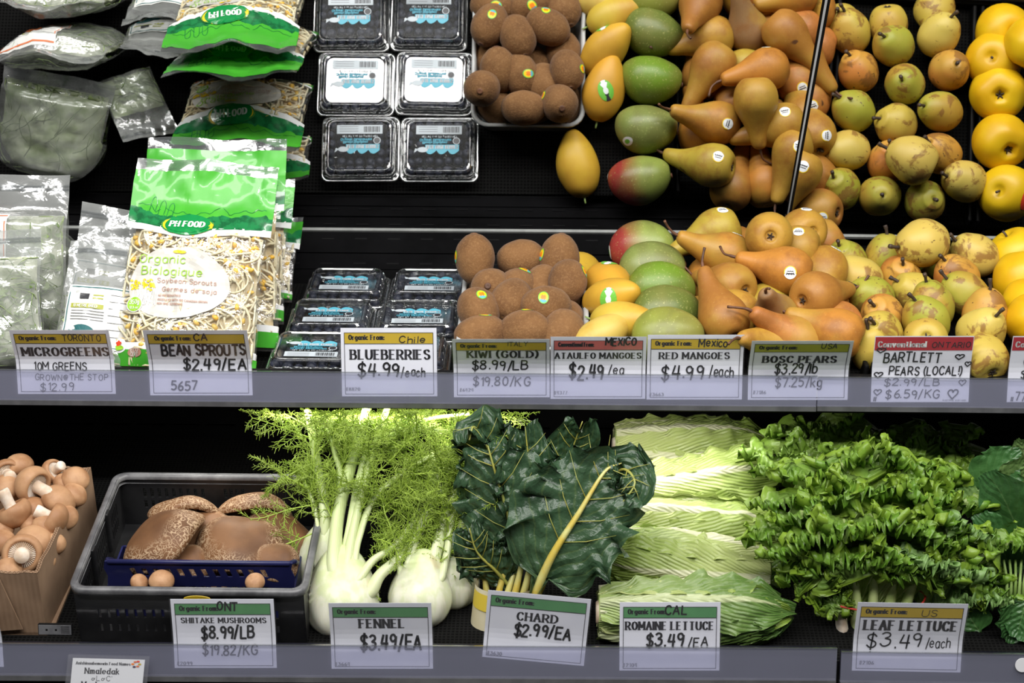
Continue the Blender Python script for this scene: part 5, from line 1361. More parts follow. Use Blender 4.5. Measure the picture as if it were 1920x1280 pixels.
b.loft([rr(-.002, HZ - .012), rr(.006, HZ - .009), rr(.0068, HZ - .002), rr(.0055, HZ), rr(.000, HZ + .0005), rr(-.0025, HZ - .001), rr(-.0025, HZ - .006)], 0, True); b.build('rim', CRATER, cr, True)
b = MB()
for y in (-.045, .03): b.box((-HX - .001, y, .02), (-HX + .006, y + .014, HZ - .002))
mod(b.build('handle_post', CRATE, cr), 'BEVEL', width=.002, segments=2)
b = MB(); b.loft([[V((.012 + .016 * math.cos(a), -HY - .0098, .0715 + .0045 * math.sin(a))) for a in [2 * math.pi * k / 16 for k in range(16)]], [V((.012 + .0155 * math.cos(a), -HY - .0104, .0715 + .0042 * math.sin(a))) for a in [2 * math.pi * k / 16 for k in range(16)]]], 0, True, False, True); b.build('worn_sticker', YBAND, cr)
# navy basket
nb_ = thing('navy_basket', 'small navy blue slotted basket of mushrooms standing inside the black crate', 'basket', FL @ Matrix.Translation((-.368, .078, .0045)))
NX, NY_ = .112, .040
def pill(b, cx, cy): pass
hn = [(.030 + .0142 * k, .060, .0365 + .0142 * k, .071) for k in range(12)]
hn2 = [(.024 + .0125 * k, y, .031 + .0125 * k, y + .012) for k in range(14) for y in (.012, .034)]
for nm, o, ex, w, hl in (('front_wall', (-NX, -NY_, 0), (1, 0, 0), 2 * NX, hn + hn2), ('rear_wall', (-NX, NY_, 0), (1, 0, 0), 2 * NX, hn2), ('left_wall', (-NX, -NY_, 0), (0, 1, 0), 2 * NY_, []), ('right_wall', (NX, -NY_, 0), (0, 1, 0), 2 * NY_, [])):
    hh_ = .081 if nm == 'front_wall' else .045
    vs, fs = holed(w, hh_, [q for q in hl if q[3] < hh_]); o_, ex_ = V(o), V(ex); b = MB()
    b.add([o_ + ex_ * (x + (y - .065) * (-.35 if nm == 'front_wall' and .05 < y < .079 else 0)) + V((0, 0, y)) for x, y in vs], fs); q = b.build(nm, BLUEC, nb_); mod(q, 'SOLIDIFY', thickness=.0022, offset=0)
b = MB(); b.tube([(-NX, -NY_ + .03, .060), (-NX, -NY_ + .012, .074), (-NX + .004, -NY_, .080), (NX - .004, -NY_, .080), (NX, -NY_ + .012, .074), (NX, -NY_ + .03, .060)], .0032, 8); b.build('rim', BLUEC, nb_, True)
b = MB(); b.box((-NX, -NY_, 0), (NX, NY_, .002)); b.build('bottom', BLUEC, nb_)
pp = round_prof([(.0002, .0210), (.012, .0205), (.028, .0170), (.041, .0095), (.0490, .0005), (.0505, -.0050), (.0470, -.0085), (.0440, -.0060), (.0425, -.0030), (.0002, .0020)], 4)[::-1]
PK = [mush_kind('portobello_mushroom', pp, PORT, GILL, .044, -.0035, (.009, .020), 40, .07, .006), mush_kind('portobello_mushroom', [(r_, z * 1.25) for r_, z in pp], PORT, GILL, .044, -.0045, (.009, .018), 40, .05, -.004)]
G = 'big brown mushrooms in the black crate'
for lb, px, py, v, r_, ax, k in [
 ('big crackled brown mushroom tilted on its edge at the left of the crate', 304, 1014, .095, .0570, (-.55, .12, .80), 1),
 ('big smooth brown mushroom lying flat in front, cracked towards its rim', 450, 1020, .095, .0530, (.03, -.10, 1), 0),
 ('brown mushroom at the back left, its dark underside peeping out', 350, 965, .175, .0500, (-.05, .74, .67), 0),
 ('brown mushroom wedged in the middle between the two biggest', 384, 1008, .130, .0450, (-.15, -.25, .9), 1),
 ('brown mushroom at the back right, arched over its black gills', 482, 968, .180, .0500, (.04, .86, .50), 1),
 ('smooth brown mushroom at the right wall of the crate', 520, 1010, .132, .0490, (.30, -.1, .95), 0),
 ('small brown mushroom low at the left, behind the navy rim', 300, 1055, .066, .0300, (0, -.3, 1), 0),
 ('small brown mushroom low under the middle one', 352, 1055, .064, .0280, (.1, -.3, 1), 0),
 ('small brown mushroom low at the right, behind the navy rim', 515, 1052, .066, .0300, (.1, -.3, 1), 0),
 ('brown mushroom low in the navy basket behind its slots', 420, 1075, .068, .0300, (.1, -.3, 1), 0)]:
    PK[k].place('portobello_mushroom', lb, 'mushroom', G, axisM(FL, P(px, py, v), ax, rnd.uniform(0, 6), r_ / .0505))
for lb, px, py, v, r_, ax in [('small brown mushroom end between crate front and navy basket', 262, 1092, .016, .0115, (.6, -.3, .6)), ('pale brown mushroom in front of the navy basket wall', 303, 1088, .017, .0150, (.2, -.3, 1)), ('tiny brown mushroom at the right front of the crate', 478, 1090, .016, .0120, (0, -.3, 1))]:
    MKS[0].place('small_mushroom', lb, 'mushroom', G, axisM(FL, P(px, py, v), ax, rnd.uniform(0, 6), r_ / .0212))
# ------------------------------------------------------------------ fennel
LFI = FL.inverted()
FO = [V((0, 0, 0))]
def under(p):
    """keep a frond point below the upper deck and behind its price rail"""
    w = FL @ (p + FO[0])
    top = 1.122 + (-.05 - w.y) * .236 if w.y < -.04 else 1.108 + max(0, w.y) * .25
    if w.z > top: w.z = top - (w.z - top) * .9 - .002
    return LFI @ w - FO[0]
def frond(b, p, d, L, lev, rmax=2, side=None, gravity=.12):
    pts, q = [V(p)], V(d).normalized(); n = 5 if lev < rmax else 3
    for i in range(n):
        q = (q + V((rnd.uniform(-.22, .22), rnd.uniform(-.22, .22), rnd.uniform(-.22, .22) - gravity * .3))).normalized(); pts.append(under(pts[-1] + q * (L / n)))
    r0 = (.0012, .00072, .00050)[lev]
    b.tube(pts, [r0 * (1 - .5 * i / n) for i in range(n + 1)], 4 if lev == 0 else 3, 0, False)
    if lev >= rmax: return
    nn = V((rnd.uniform(-1, 1), rnd.uniform(-1, 1), rnd.uniform(-1, 1))).normalized() if side is None else side
    m = (7, 6)[lev]
    for k in range(m):
        t = .18 + .82 * k / (m - 1); i = min(n - 1, int(t * n)); c = pts[i].lerp(pts[i + 1], min(1, t * n - i)); tg = (pts[i + 1] - pts[i]).normalized()
        lat = tg.cross(nn + V((rnd.uniform(-.5, .5), rnd.uniform(-.5, .5), rnd.uniform(-.5, .5)))).normalized()
        for s in (-1, 1):
            frond(b, c, tg * rnd.uniform(.5, .9) + lat * s * rnd.uniform(.6, 1.0), L * rnd.uniform(.34, .52) * (1 - .45 * t), lev + 1, rmax)
def fennel(label, bulb, neck, rb, stalks, nfr, extra=(), sq=.8, fill=None):
    """bulb and neck: frame points; stalks: lists of frame points with a start radius"""
    bulb, neck = V(bulb), V(neck); t = thing('fennel', label, 'fennel', FL @ Matrix.Translation(bulb), 'fennel bulbs standing on the shelf')
    ax = (neck - bulb); L = ax.length; ax.normalize(); loc = lambda p: V(p) - bulb
    b = MB(); prof = [(.15, -.95), (.45, -.90), (.80, -.62), (1.0, -.15), (.97, .25), (.80, .70), (.62, 1.05), (.44, 1.32), (.24, 1.50), (.01, 1.56)]
    q = ax.to_track_quat('Z', 'Y'); sp = smoothpath([(r_, z, 0) for r_, z in prof], 4); n = 40
    def rg(r_, z):
        o = []
        for k in range(n):
            a = 2 * math.pi * k / n; m = 1 + .026 * math.cos(8 * a + z) + .012 * math.cos(21 * a) + .05 * math.cos(2 * a + .6) * max(0, z)
            o.append(q @ V((rb * r_ * m * math.cos(a), rb * sq * r_ * m * math.sin(a), rb * z)))
        return o
    b.loft([rg(p.x, p.y) for p in sp], 0, True, True, True); b.build('bulb', FBULB, t, True)
    FO[0] = bulb; fb = MB()
    for pts, r0 in stalks:
        P_ = smoothpath([ax * (rb * .5) + (loc(pts[0]) - ax * (rb * .5)) * .15] + [loc(p) for p in pts], 6); m = len(P_)
        k = MB()
        k.tube(P_, [r0 * (1.0 - .50 * (i / (m - 1)) ** .8) * (1 + .75 * max(0, 1 - i / (m * .40)) ** 1.4) * min(1, .35 + i / (m * .14)) for i in range(m)], 12, 0, True, .72); k.build('stalk', FSTALK, t, True)
        for j in range(nfr):
            i = int(m * (.42 + .56 * (j + rnd.random()) / nfr)); i = min(m - 2, i); d = (P_[i + 1] - P_[i]).normalized()
            o_ = V((rnd.uniform(-1, .9), rnd.uniform(-.5, .9), rnd.uniform(-.4, .7)))
            frond(fb, P_[i], d * .55 + o_ * .7, rnd.uniform(.045, .078), 0)
    for _ in range(fill[0] if fill else 0):
        x0, x1, y0, y1, v0, v1 = fill[1:]; v = rnd.uniform(v0, v1)
        frond(fb, loc(atf(rnd.uniform(x0, x1), rnd.uniform(y0, y1), v) + V((0, rnd.uniform(.0, .045), rnd.uniform(-.03, 0)))), V((rnd.uniform(-.7, .8), rnd.uniform(-.5, .3), rnd.uniform(-.1, 1))), rnd.uniform(.05, .085), 0)
    for p, d, L_ in extra: frond(fb, loc(p), V(d), L_, 0)
    o = fb.build('fronds', FROND, t, True); o['kind'] = 'stuff'
    return t
def pth(*q): return [at(*x) for x in q]
def atf(px, py, v): return at(px, py, max(v, .045 + max(0, 1095 - py) / 345 * .225))
def pthf(*q): return [atf(*x) for x in q]
fennel('front left fennel, its big white bulb half behind the FENNEL tag', atf(640, 1128, .040), atf(640, 1010, .070), .045,
 [(pthf((628, 1060, .055), (634, 967, .09), (662, 860, .13), (691, 755, .17)), .0150), (pthf((650, 1060, .055), (664, 985, .085), (690, 880, .12), (731, 750, .16)), .0115),
  (pthf((660, 1060, .05), (672, 1010, .075), (705, 930, .09), (784, 868, .11), (868, 828, .13)), .0075), (pthf((690, 1110, .035), (715, 1075, .05), (768, 1028, .07), (800, 960, .09), (826, 880, .12)), .0125),
  (pthf((668, 1090, .035), (700, 1050, .05), (745, 1020, .065), (790, 955, .08)), .0095), (pthf((655, 1000, .09), (672, 900, .10), (700, 832, .12), (790, 790, .15), (880, 775, .16)), .0055)], 7,
 [(atf(650, 1010, .06), (.2, -.5, -.9), .07), (atf(665, 1050, .045), (.3, -.6, -.8), .05), (atf(655, 1075, .03), (-.2, -.6, -.6), .045), (atf(700, 1010, .05), (.5, -.4, .3), .07), (atf(720, 960, .06), (.2, -.4, .9), .09), (atf(760, 900, .08), (.4, -.3, .8), .09), (atf(700, 880, .09), (-.2, -.4, .9), .09)], fill=(26, 690, 880, 770, 960, .12, .18))
fennel('right hand fennel with a pale green fanned top, beside the chard', atf(788, 1120, .050), atf(795, 1040, .075), .038,
 [(pthf((795, 1085, .055), (813, 1050, .065), (832, 985, .085), (858, 910, .12)), .0125), (pthf((770, 1085, .06), (768, 1050, .075), (795, 980, .09), (842, 895, .11)), .0105), (pthf((825, 1085, .055), (838, 1035, .065), (845, 985, .08), (870, 900, .10)), .0085),
  (pthf((755, 1090, .06), (750, 1060, .07), (742, 1010, .08)), .0080)], 7, [(atf(842, 1000, .06), (.2, -.5, -.8), .06), (atf(820, 1010, .055), (-.1, -.6, -.5), .05), (atf(850, 960, .08), (.6, -.3, .3), .08), (atf(870, 900, .1), (.7, -.2, .5), .09), (atf(830, 900, .1), (.2, -.4, .8), .09)], fill=(16, 740, 890, 840, 1010, .085, .14))
fennel('fennel behind at the left, leaning over the black crate', atf(604, 1062, .108), atf(612, 985, .130), .036,
 [(pthf((612, 1020, .115), (608, 950, .125), (597, 880, .135), (577, 770, .155)), .0115), (pthf((622, 1015, .115), (638, 900, .13), (628, 850, .14), (612, 790, .16)), .0080), (pthf((598, 1005, .115), (590, 950, .12), (572, 905, .12)), .0050)], 8,
 [(atf(575, 915, .12), (-.7, -.3, .5), .08), (atf(590, 945, .115), (-.9, -.4, .1), .08), (atf(585, 1000, .09), (-.8, -.5, -.4), .08), (atf(560, 1000, .08), (-.3, -.5, -.9), .065), (atf(580, 820, .14), (-.8, -.2, .3), .08), (atf(560, 880, .125), (-.7, -.2, -.2), .06)], fill=(14, 575, 680, 765, 900, .14, .19))
fennel('small white fennel at the back right, half hidden by the others', atf(846, 1092, .085), atf(850, 1030, .105), .034,
 [(pthf((850, 1060, .09), (866, 990, .11), (885, 925, .13), (905, 870, .15)), .0085), (pthf((840, 1060, .095), (835, 960, .12), (810, 850, .17)), .0080)], 8,
 [(atf(880, 960, .11), (.7, -.3, .3), .08), (atf(890, 880, .13), (.6, -.2, .5), .09), (atf(780, 840, .15), (.1, -.3, .9), .10), (atf(720, 820, .16), (-.3, -.3, .7), .10), (atf(650, 800, .16), (-.4, -.3, .7), .10), (atf(850, 800, .15), (.6, -.2, .4), .10)])

# ------------------------------------------------------------------ leaves
VIEW = V((0, -.82, .57))
def leaf_grid(b, path, half, nrm=VIEW, cup=.0, ruf=.004, rf=9, rp=3, nu=20, nv=34, seed=0.0, curl=0.0, pucker=.0015, fold=0.0, mi=0):
    """leaf along path; half(s) half-width; edges waved by ruf at rf waves, growing with |t|**rp"""
    P_ = smoothpath(path, max(2, int(24 / max(1, len(path) - 1)))); m = len(P_) - 1; N = V(nrm).normalized()
    def f(i, j):
        s = j; k = min(m - 1, int(s * m)); c = P_[k].lerp(P_[k + 1], s * m - k); T = (P_[k + 1] - P_[k]).normalized()
        if 0 < k < m - 1:
            T = (P_[k + 1] - P_[k - 1]).normalized()
        t = 2 * i - 1; lat = T.cross(N).normalized(); nn = lat.cross(T).normalized(); w = half(s)
        ph = math.atan2(t * w * 3, .55 - s + .0001)
        e = abs(t) ** rp if s < .8 else max(abs(t) ** rp, ((s - .8) / .2) ** 2)
        wave = math.sin(rf * ph + seed) * .6 + math.sin(2.3 * rf * ph + 2 * seed) * .45 + .4 * noise.noise(V((s * 9 + seed, t * 6, seed)))
        z = cup * t * t * w + ruf * e * wave + pucker * noise.noise(V((s * 22 + seed, t * 7, 1))) + fold * abs(t) * w
        cr = curl * max(0, s - .55) ** 2
        return c + lat * (t * w * (1 + .10 * e * math.cos(rf * ph * 1.7 + seed))) + nn * z + T * (ruf * .6 * e * math.sin(rf * 1.4 * ph + 1)) - nn * cr * .0 + V((0, -cr, -cr * .6))
    b.grid(f, nu, nv, mi)
def ovate(w, a=.16, p=.75, tip=.06):
    def h(s):
        if s < a: return w * (.05 + .25 * s / a * .4)
        q = (s - a) / (1 - a); return w * (.15 + .85 * max(0, math.sin(math.pi * min(1, q ** p * .93 + .05))) ** .75) if q < .98 else w * .35
    return h
def rib(b, path, r0, r1, lift=.002, n=8, mi=0):
    P_ = smoothpath(path, 6); m = len(P_) - 1
    b.tube([p + VIEW * lift for p in P_], [r0 + (r1 - r0) * (i / m) for i in range(m + 1)], n, mi, True, .7)

# chard
cb = at(935, 1165, .045)
ch = thing('chard_bunch', 'bunch of dark green chard with yellow stems, leaves fanned out behind its tag', 'chard', FL @ Matrix.Translation(cb))
def chl(path, w, nrm, ruf, seed, ribr, k=None, **kw):
    p = [q - cb for q in path]; b = MB(); leaf_grid(b, p, ovate(w, **(k or {})), nrm, ruf=ruf * 1.5, seed=seed, nu=30, nv=44, pucker=.0045, rp=2.2, **kw); o = b.build('leaf', CHARD, ch, True)
    b = MB(); rib(b, p, ribr, .0009); r_ = b.build('midrib', CHARDRIB if ribr > .006 else CHARDVEIN, o, True); r_['label'] = 'yellow midrib'; b = MB()
    Ps = smoothpath(p, 10); m = len(Ps) - 1
    for s in (.34, .46, .58, .70, .82):
        i = int(s * m); T = (Ps[i + 1] - Ps[i]).normalized(); lat = T.cross(V(nrm)).normalized()
        for sg in (-1, 1):
            w_ = ovate(w, **(k or {}))(s) * .72
            a = Ps[i] + VIEW * .0022
            b.tube([a, a + lat * sg * w_ * .5 + T * w_ * .35 + VIEW * .0006, a + lat * sg * w_ + T * w_ * .85], [.0009, .0006, .0002], 4)
    b.build('side_veins', CHARDVEIN, o, True)
B0 = at(985, 1120, .05)
chl(pth((1000, 1120, .03), (1036, 1040, .04), (1085, 962, .06), (1133, 885, .085), (1165, 868, .10)), .072, (-.15, -.85, .5), .010, 1.0, .0085, dict(a=.12, p=.62), cup=.10, curl=.10)
chl(pth((975, 1120, .06), (965, 1020, .075), (945, 940, .095), (922, 862, .115), (915, 835, .125)), .060, (-.25, -.85, .45), .009, 2.3, .0050, dict(a=.18, p=.7), cup=-.12)
chl(pth((990, 1110, .07), (1000, 985, .09), (992, 880, .115), (985, 800, .135)), .046, (.15, -.85, .5), .009, 3.1, .0045, dict(a=.30, p=.7), cup=.2)
chl(pth((960, 1060, .10), (940, 940, .13), (918, 850, .145), (890, 800, .15), (880, 825, .13)), .040, (-.3, -.7, .6), .009, 4.7, .003, cup=-.2)
chl(pth((1010, 1060, .12), (1040, 940, .15), (1070, 850, .175), (1092, 790, .18)), .044, (.25, -.85, .4), .011, 5.2, .003, cup=.15)
chl(pth((1040, 1090, .06), (1085, 1030, .07), (1118, 975, .075), (1140, 905, .085)), .034, (.3, -.85, .35), .009, 6.6, .004, cup=.25)
chl(pth((965, 1110, .06), (930, 1070, .055), (895, 1035, .055), (880, 990, .06)), .038, (-.2, -.9, .3), .007, 7.9, .004, cup=-.2)
chl(pth((1070, 1000, .10), (1120, 930, .10), (1165, 880, .10), (1190, 905, .075), (1165, 945, .06)), .032, (.2, -.8, .5), .007, 8.4, .003, cup=.3)
chl(pth((1000, 1115, .08), (1040, 1060, .10), (1075, 1040, .10), (1100, 1050, .09)), .030, (.1, -.9, .3), .007, 9.1, .003)
for k, q in enumerate([((918, 1190, .03), (935, 1110, .05), (955, 1040, .07)), ((930, 1190, .035), (952, 1110, .05), (968, 1060, .07)), ((945, 1190, .03), (966, 1110, .045), (980, 1050, .06)), ((955, 1190, .035), (985, 1100, .045), (1000, 1030, .06)), ((910, 1185, .04), (912, 1110, .06), (905, 1050, .08)), ((965, 1190, .035), (1015, 1100, .04), (1035, 1040, .05))]):
    b = MB(); rib(b, [x - cb for x in pth(*q)], .0075, .0045, 0, 10); b.build('stalk', CHARDRIB, ch, True)
b = MB(); w0, w1 = at(885, 1195, .015) - cb, at(985, 1190, .015) - cb
def wr(i, j):
    a = math.pi * (1.15 - 1.3 * i); c = at(932 + 18 * j, 1192 - 100 * j, .035 + .018 * j) - cb
    return c + V(((.034 + .004 * j) * math.cos(a), -.022 * math.sin(a), 0))
b.grid(wr, 18, 6, 0); wp = b.build('paper_wrap', WRAPW, ch, True)
b = MB(); b.grid(lambda i, j: wr(.1 + .8 * i, .62 + .3 * j) + VIEW * .0012, 14, 3, 0); b.build('yellow_print', YWRAP, wp, True)

# ------------------------------------------------------------------ romaine heads
def romaine(label, a, c, r0, mats, roll=0.0, dark=False, seed=1, dv=0.0):
    a, c = V(a), V(c); ax = c - a; L = ax.length; ax.normalize()
    zv = (VIEW - ax * VIEW.dot(ax)).normalized(); yv = ax.cross(zv); M = FL @ Matrix(((zv.x, yv.x, ax.x, a.x), (zv.y, yv.y, ax.y, a.y), (zv.z, yv.z, ax.z, a.z), (0, 0, 0, 1)))
    t = thing('romaine_lettuce', label, 'romaine lettuce', M, 'romaine heads lying in a stack')
    def prof(s): return r0 * (.42 + .58 * math.sin(math.pi * min(1, .12 + s * .70)) ** .8) * (1 - max(0, (s - .72) / .28) ** 2.2 * .80)
    b = MB(); b.loft([[V((prof(s) * .86 * math.cos(q), prof(s) * .86 * math.sin(q), s * L)) for q in [2 * math.pi * k / 24 for k in range(24)]] for s in [k / 16 * .985 for k in range(17)]], 0, True, True, True)
    k = b.build('heart', simple('romaine_heart', (.52, .60, .26), (.40, .52, .16), 40, .45) if 'romaine_heart' not in bpy.data.materials else bpy.data.materials['romaine_heart'], t, True)
    b = MB(); b.lathe([(.0002, -.003), (r0 * .30, -.003), (r0 * .40, .002), (r0 * .42, .012)], 20, 0, lump(.12, 60, seed)); b.build('cut_base', MSTEM, t, True)
    n = 8
    for i in range(n):
        ph = roll + i * 2.399 + (.2 if i % 2 else 0); lay = .90 + .030 * i; D = 1.15 - .03 * i; ends = (.90 + .10 * ((i * 5) % 4) / 3)
        def f(u, s, ph=ph, lay=lay, D=D, ends=ends, i=i):
            x = 2 * u - 1; s_ = s * ends; w = D * (.50 + .50 * math.sin(math.pi * min(1, s * .75 + .12)) ** .8) * (1 - .5 * max(0, (s - .75) / .25) ** 2)
            an = ph + x * w
            e = abs(x) ** 4
            r_ = prof(s_) * lay + .0030 * noise.noise(V((abs(x) * 5 - s * 9, s * 11, i * 3 + seed))) * (.4 + s) + .0022 * noise.noise(V((x * 9, s * 26, i * 5 + seed))) * (.3 + s) + .0006 * math.sin(s * 46 - abs(x) * 14 + 3 * noise.noise(V((s * 5, x * 3, i)))) * abs(x) * (.3 + s) + e * (.0035 + .0045 * math.sin(s * 40 + seed * 3 + i) * (.3 + s)) + .0045 * max(0, 1 - (abs(x) / .22) ** 2) * (1 - s) + .004 * noise.noise(V((x * 2.5, s * 6, i + seed)))
            r_ += .010 * max(0, s - .8) * (1 if i > 4 else 0)
            return V((r_ * math.cos(an), r_ * math.sin(an), s_ * L + .003 * e * math.sin(s * 50 + i)))
        b = MB(); b.grid(f, 22, 46); b.build('leaf', mats[i % len(mats)], t, True)
    return t
romaine('rearmost romaine head, pale and smooth, lying highest at the back', at(1152, 838, .350), at(1462, 846, .360), .040, [ROMF], 2.2, seed=2)
romaine('second romaine head from the back, brightly lit with a crinkled leaf', at(1158, 936, .262), at(1476, 888, .282), .041, [ROMF], 1.5, seed=3)
romaine('third romaine head from the back, pinkish base at the left', at(1150, 978, .182), at(1485, 1008, .190), .039, [ROMF], 2.3, seed=4)
romaine('fourth romaine head, lying the other way with its cut base at the right', at(1440, 1076, .096), at(1112, 1040, .112), .041, [ROMF, ROMF, ROMF], 1.6, seed=5)
romaine('frontmost romaine head, dark green at its right tip, behind its tag', at(1122, 1148, .022), at(1488, 1152, .028), .040, [ROMF, ROMD, ROMF, ROMD], 1.4, seed=6)
romaine('dark romaine head deep in the gap beside the leaf lettuce', at(1350, 1090, .150), at(1490, 1085, .150), .036, [ROMD], 1.9, seed=7)

# ------------------------------------------------------------------ leaf lettuce
def sst(a, c, x): q = max(0, min(1, (x - a) / (c - a))); return q * q * (3 - 2 * q)
def frill_leaf(b, path, half, nrm, A=.010, seed=0.0, cup=0.0, f=6.0, nu=52, nv=80):
    P_ = smoothpath(path, max(2, int(30 / max(1, len(path) - 1)))); m = len(P_) - 1; N = V(nrm).normalized(); tau = 2 * math.pi
    def g(i, j):
        s, t = j, 2 * i - 1; k = min(m - 1, int(s * m)); c = P_[k].lerp(P_[k + 1], s * m - k); T = (P_[min(m, k + 2)] - P_[max(0, k - 1)]).normalized()
        lat = T.cross(N).normalized(); nn = lat.cross(T).normalized(); w = half(s)
        es, et = sst(.30, 1, abs(t)) * sst(.25, .6, s), sst(.72, 1, s); sg = 1 if t > 0 else -1
        n1 = noise.noise(V((s * 5, sg * 3 + seed, seed))) * 2.0
        a = es * (math.sin(tau * f * s + seed + sg + n1) + .55 * es * math.sin(tau * f * 1.75 * s + 2 * seed - n1))
        c_ = et * (math.sin(tau * f * .55 * t + seed * 1.3 + n1) + .55 * et * math.sin(tau * f * 1.25 * t + seed))
        z = A * (a * (1 - .6 * et) + c_) + cup * t * t * w + .0035 * noise.noise(V((s * 18 + seed, t * 8, 2))) * sst(.15, .5, s)
        out = A * .55 * (es * math.cos(tau * f * 1.6 * s + seed) * sg)
        return c + lat * (t * w + out) + nn * z + T * (A * .7 * (et * math.cos(tau * f * .9 * t + seed) + .4 * es * math.sin(tau * f * 1.9 * s))) - T * (w * .45 * t * t * sst(.5, 1, s))
    b.grid(g, nu, nv)
def lettuce(label, base, tips, mats, band=None, w=.050, ruf=.0075, rf=6.2, ws=1.0, name='leaf_lettuce', cat='leaf lettuce', group='heads of leaf lettuce', spread=30):
    bp = at(*base); t = thing(name, label, cat, FL @ Matrix.Translation(bp), group)
    for i, tp_ in enumerate(tips):
        px, py, v = tp_[:3]; bend = tp_[3] if len(tp_) > 3 else .3; ww = tp_[4] if len(tp_) > 4 else w; mt = mats[(tp_[5] if len(tp_) > 5 else i) % len(mats)]
        tip = at(px, py, v) - bp; st = V(((i % 5 - 2) * .008, (i % 3) * .006, 0))
        vd = VIEW * (.020 * bend)
        mid = st.lerp(tip, .6) + V((0, .030 * bend, .010))
        pa_ = [st, st.lerp(mid, .5), mid, mid.lerp(tip, .62) + V((0, .012 * bend, .010 * bend)), tip + vd, tip + vd * 2 + V((0, 0, -.012 * bend))]
        def half(s, ww=ww): return ww * (.16 + .84 * max(0, (s - .15) / .85) ** .9) * (1 - max(0, (s - .92) / .08) ** 2 * .30)
        nr = V(((px - base[0]) / 500 + .3 * math.sin(i * 2.1), -.45 + .35 * bend, .75)).normalized()
        if len(tp_) > 6: nr = (VIEW + V(((px - base[0]) / 300, 0, 0))).normalized()
        b = MB(); frill_leaf(b, pa_, half, nr, ruf, i * 1.7 + base[0] * .01, -.25 if i % 2 else .12, rf); b.build('leaf', mt, t, True)
    if band:
        c = at(*band[:3]) - bp; b = MB(); ns = 40
        b.tube([c + V((band[3] * math.cos(q), band[4] * math.sin(q), .004 * math.sin(q) + .002 * math.cos(3 * q))) for q in [2 * math.pi * k / ns for k in range(ns + 1)]], .0013, 6, 0, False); k = b.build('rubber_band', REDBAND, t, True); k['label'] = 'red rubber band'
        for q in range(5):
            a = st = at(base[0] - 30 + 26 * q, base[1] + 4, base[2] - .01 + .006 * (q % 2)) - bp
            b = MB(); rib(b, [a, at(base[0] - 40 + 34 * q, base[1] - 75, base[2] + .004) - bp, at(base[0] - 70 + 50 * q, base[1] - 170, base[2] + .03) - bp], .011, .006, 0, 10); b.build('stem', MSTEM if q == 0 else bpy.data.materials['romaine_heart'], t, True)
    return t
lettuce('yellowish frilly lettuce at the back, left of the pair behind the front heads', (1560, 985, .24), [(1450, 850, .24, .3), (1500, 815, .27, .3), (1560, 800, .29, .3), (1620, 815, .29, .3), (1665, 850, .27, .3), (1530, 860, .22, .5), (1600, 860, .22, .5), (1470, 880, .21, .4), (1640, 890, .21, .4)], [LETTD], w=.046)
lettuce('dull green lettuce at the back right, its leaves flat and wrinkled', (1750, 1000, .26), [(1680, 835, .29, .2), (1735, 822, .31, .2), (1785, 830, .31, .2), (1840, 860, .30, .3), (1710, 880, .25, .4), (1790, 890, .25, .3), (1850, 900, .26, .3)], [LETTD], w=.044, ruf=.006)
lettuce('big bright frilly leaf lettuce in the middle, tied with a red band', (1610, 1185, .045),
 [(1470, 940, .10, .5), (1510, 890, .13, .5), (1575, 868, .15, .5), (1640, 862, .16, .5), (1700, 868, .15, .5), (1755, 890, .14, .5), (1800, 940, .11, .5), (1455, 1000, .07, .5), (1500, 960, .08, .8), (1550, 930, .10, .8), (1610, 915, .11, .8), (1670, 915, .11, .8), (1730, 930, .10, .8), (1780, 975, .08, .7),
  (1480, 1020, .055, .9), (1530, 1000, .055, 1.0), (1580, 985, .06, 1.0), (1635, 975, .065, 1.1), (1690, 980, .065, 1.0), (1745, 1000, .06, .9), (1520, 1060, .05, .4), (1570, 1040, .045, .9), (1680, 1040, .045, .9),
  (1500, 1075, .04, .2, .034, 0, 1), (1545, 1068, .035, .2, .036, 0, 1), (1600, 1062, .03, .3, .036, 0, 1), (1660, 1060, .03, .3, .036, 0, 1), (1715, 1065, .03, .3, .036, 0, 1), (1765, 1075, .035, .2, .034, 0, 1), (1560, 1120, .03, -.3, .026, 0, 1)], [LETT], (1640, 1118, .045, .060, .026), w=.046, ruf=.0085, rf=6.5)
lettuce('deeper green frilly leaf lettuce leaning out to the right', (1740, 1180, .040), [(1780, 1010, .07, .4), (1830, 1000, .07, .3), (1890, 1020, .065, .3), (1800, 1070, .045, .5), (1850, 1075, .05, .3), (1835, 1125, .035, .3), (1870, 1110, .045, .2), (1740, 1050, .04, .8), (1700, 1075, .035, .6)], [LETT, SPINL], w=.040, ruf=.008)

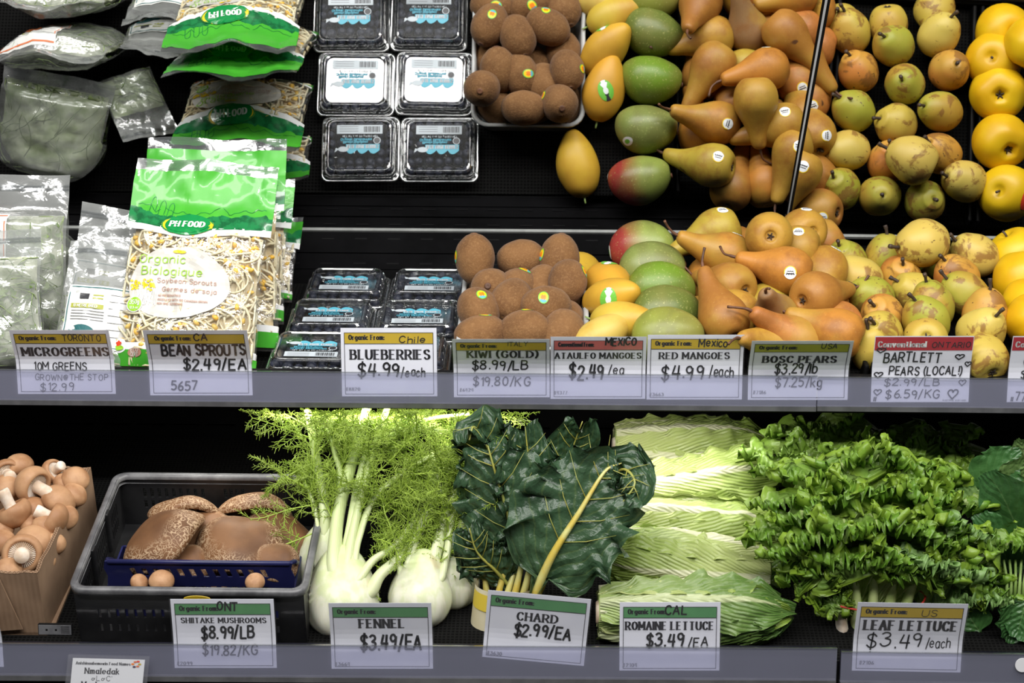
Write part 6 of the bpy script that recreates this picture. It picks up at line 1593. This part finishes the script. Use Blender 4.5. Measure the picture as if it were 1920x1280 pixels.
# ------------------------------------------------------------------ spinach at the right edge
sb = at(1905, 1160, .04)
sp = thing('spinach_bunch', 'bunch of broad dark spinach leaves with a purple wrap, cut by the right edge', 'spinach', FL @ Matrix.Translation(sb))
for i, (q, w, nr, mt) in enumerate([
 (((1920, 1060, .10), (1905, 990, .10), (1880, 930, .10), (1850, 885, .105)), .036, (-.3, -.85, .4), SPIN), (((1880, 1000, .12), (1845, 960, .12), (1810, 935, .12), (1785, 925, .12)), .020, (-.2, -.6, .8), SPINL),
 (((1840, 950, .15), (1860, 900, .155), (1890, 865, .16), (1915, 852, .16)), .030, (-.4, -.8, .4), SPIN), (((1880, 960, .15), (1900, 900, .15), (1925, 860, .15)), .034, (.2, -.8, .5), SPINL), (((1925, 900, .17), (1920, 850, .17), (1912, 820, .17)), .020, (-.2, -.9, .4), SPINL),
 (((1900, 1080, .09), (1870, 1010, .085), (1835, 965, .09)), .030, (-.2, -.85, .4), SPIN), (((1905, 1120, .03), (1900, 1170, .02), (1885, 1200, .012)), .026, (.2, -.95, .2), SPIN), (((1925, 1120, .03), (1915, 1160, .02), (1905, 1195, .012)), .028, (-.2, -.95, .2), SPIN), (((1900, 1090, .10), (1890, 1020, .11), (1895, 960, .12)), .030, (.1, -.9, .4), SPIN), (((1840, 1190, .03), (1815, 1150, .04), (1795, 1110, .05)), .026, (-.1, -.9, .3), SPIN)]):
    p = [x - sb for x in pth(*q)]; b = MB(); leaf_grid(b, p, ovate(w, .08, .7), nr, ruf=.004, rf=4, seed=i * 2.1, cup=.25, pucker=.002, nu=20, nv=28); b.build('leaf', mt, sp, True)
for k in range(8):
    b = MB(); x = 1888 + 8 * k; rib(b, [y - sb for y in pth((x - 4, 1150, .04 + .004 * (k % 3)), (x, 1095, .045), (x - 6 + 3 * k, 1050, .07))], .0032, .0022, 0, 7); b.build('stem', GSTEM, sp, True)
b = MB(); c = at(1932, 1140, .045) - sb
b.loft([[c + V((.032 * math.cos(a), .022 * math.sin(a), z + .006 * math.cos(a))) for a in [2 * math.pi * k / 28 for k in range(28)]] for z in (-.016, .016)], 0, True); pw = b.build('purple_wrap', PURPLE, sp, True)
b = MB()
def ws_(x, y, l): a = -math.pi / 2 + (x - .0) / .032; return c + V(((.032 + l) * math.cos(a), (.022 + l) * math.sin(a), y + .006 * math.cos(a)))
write(b, '- BIOLOGIQUE -', -.030, .004, .006, ws_, .0006, .046, 'hand', .16, 0); write(b, 'ORGANIC - Epinards', -.030, -.006, .006, ws_, .0006, .050, 'hand', .16, 1); b.build('wrap_print', [SORG, PALEP], pw)
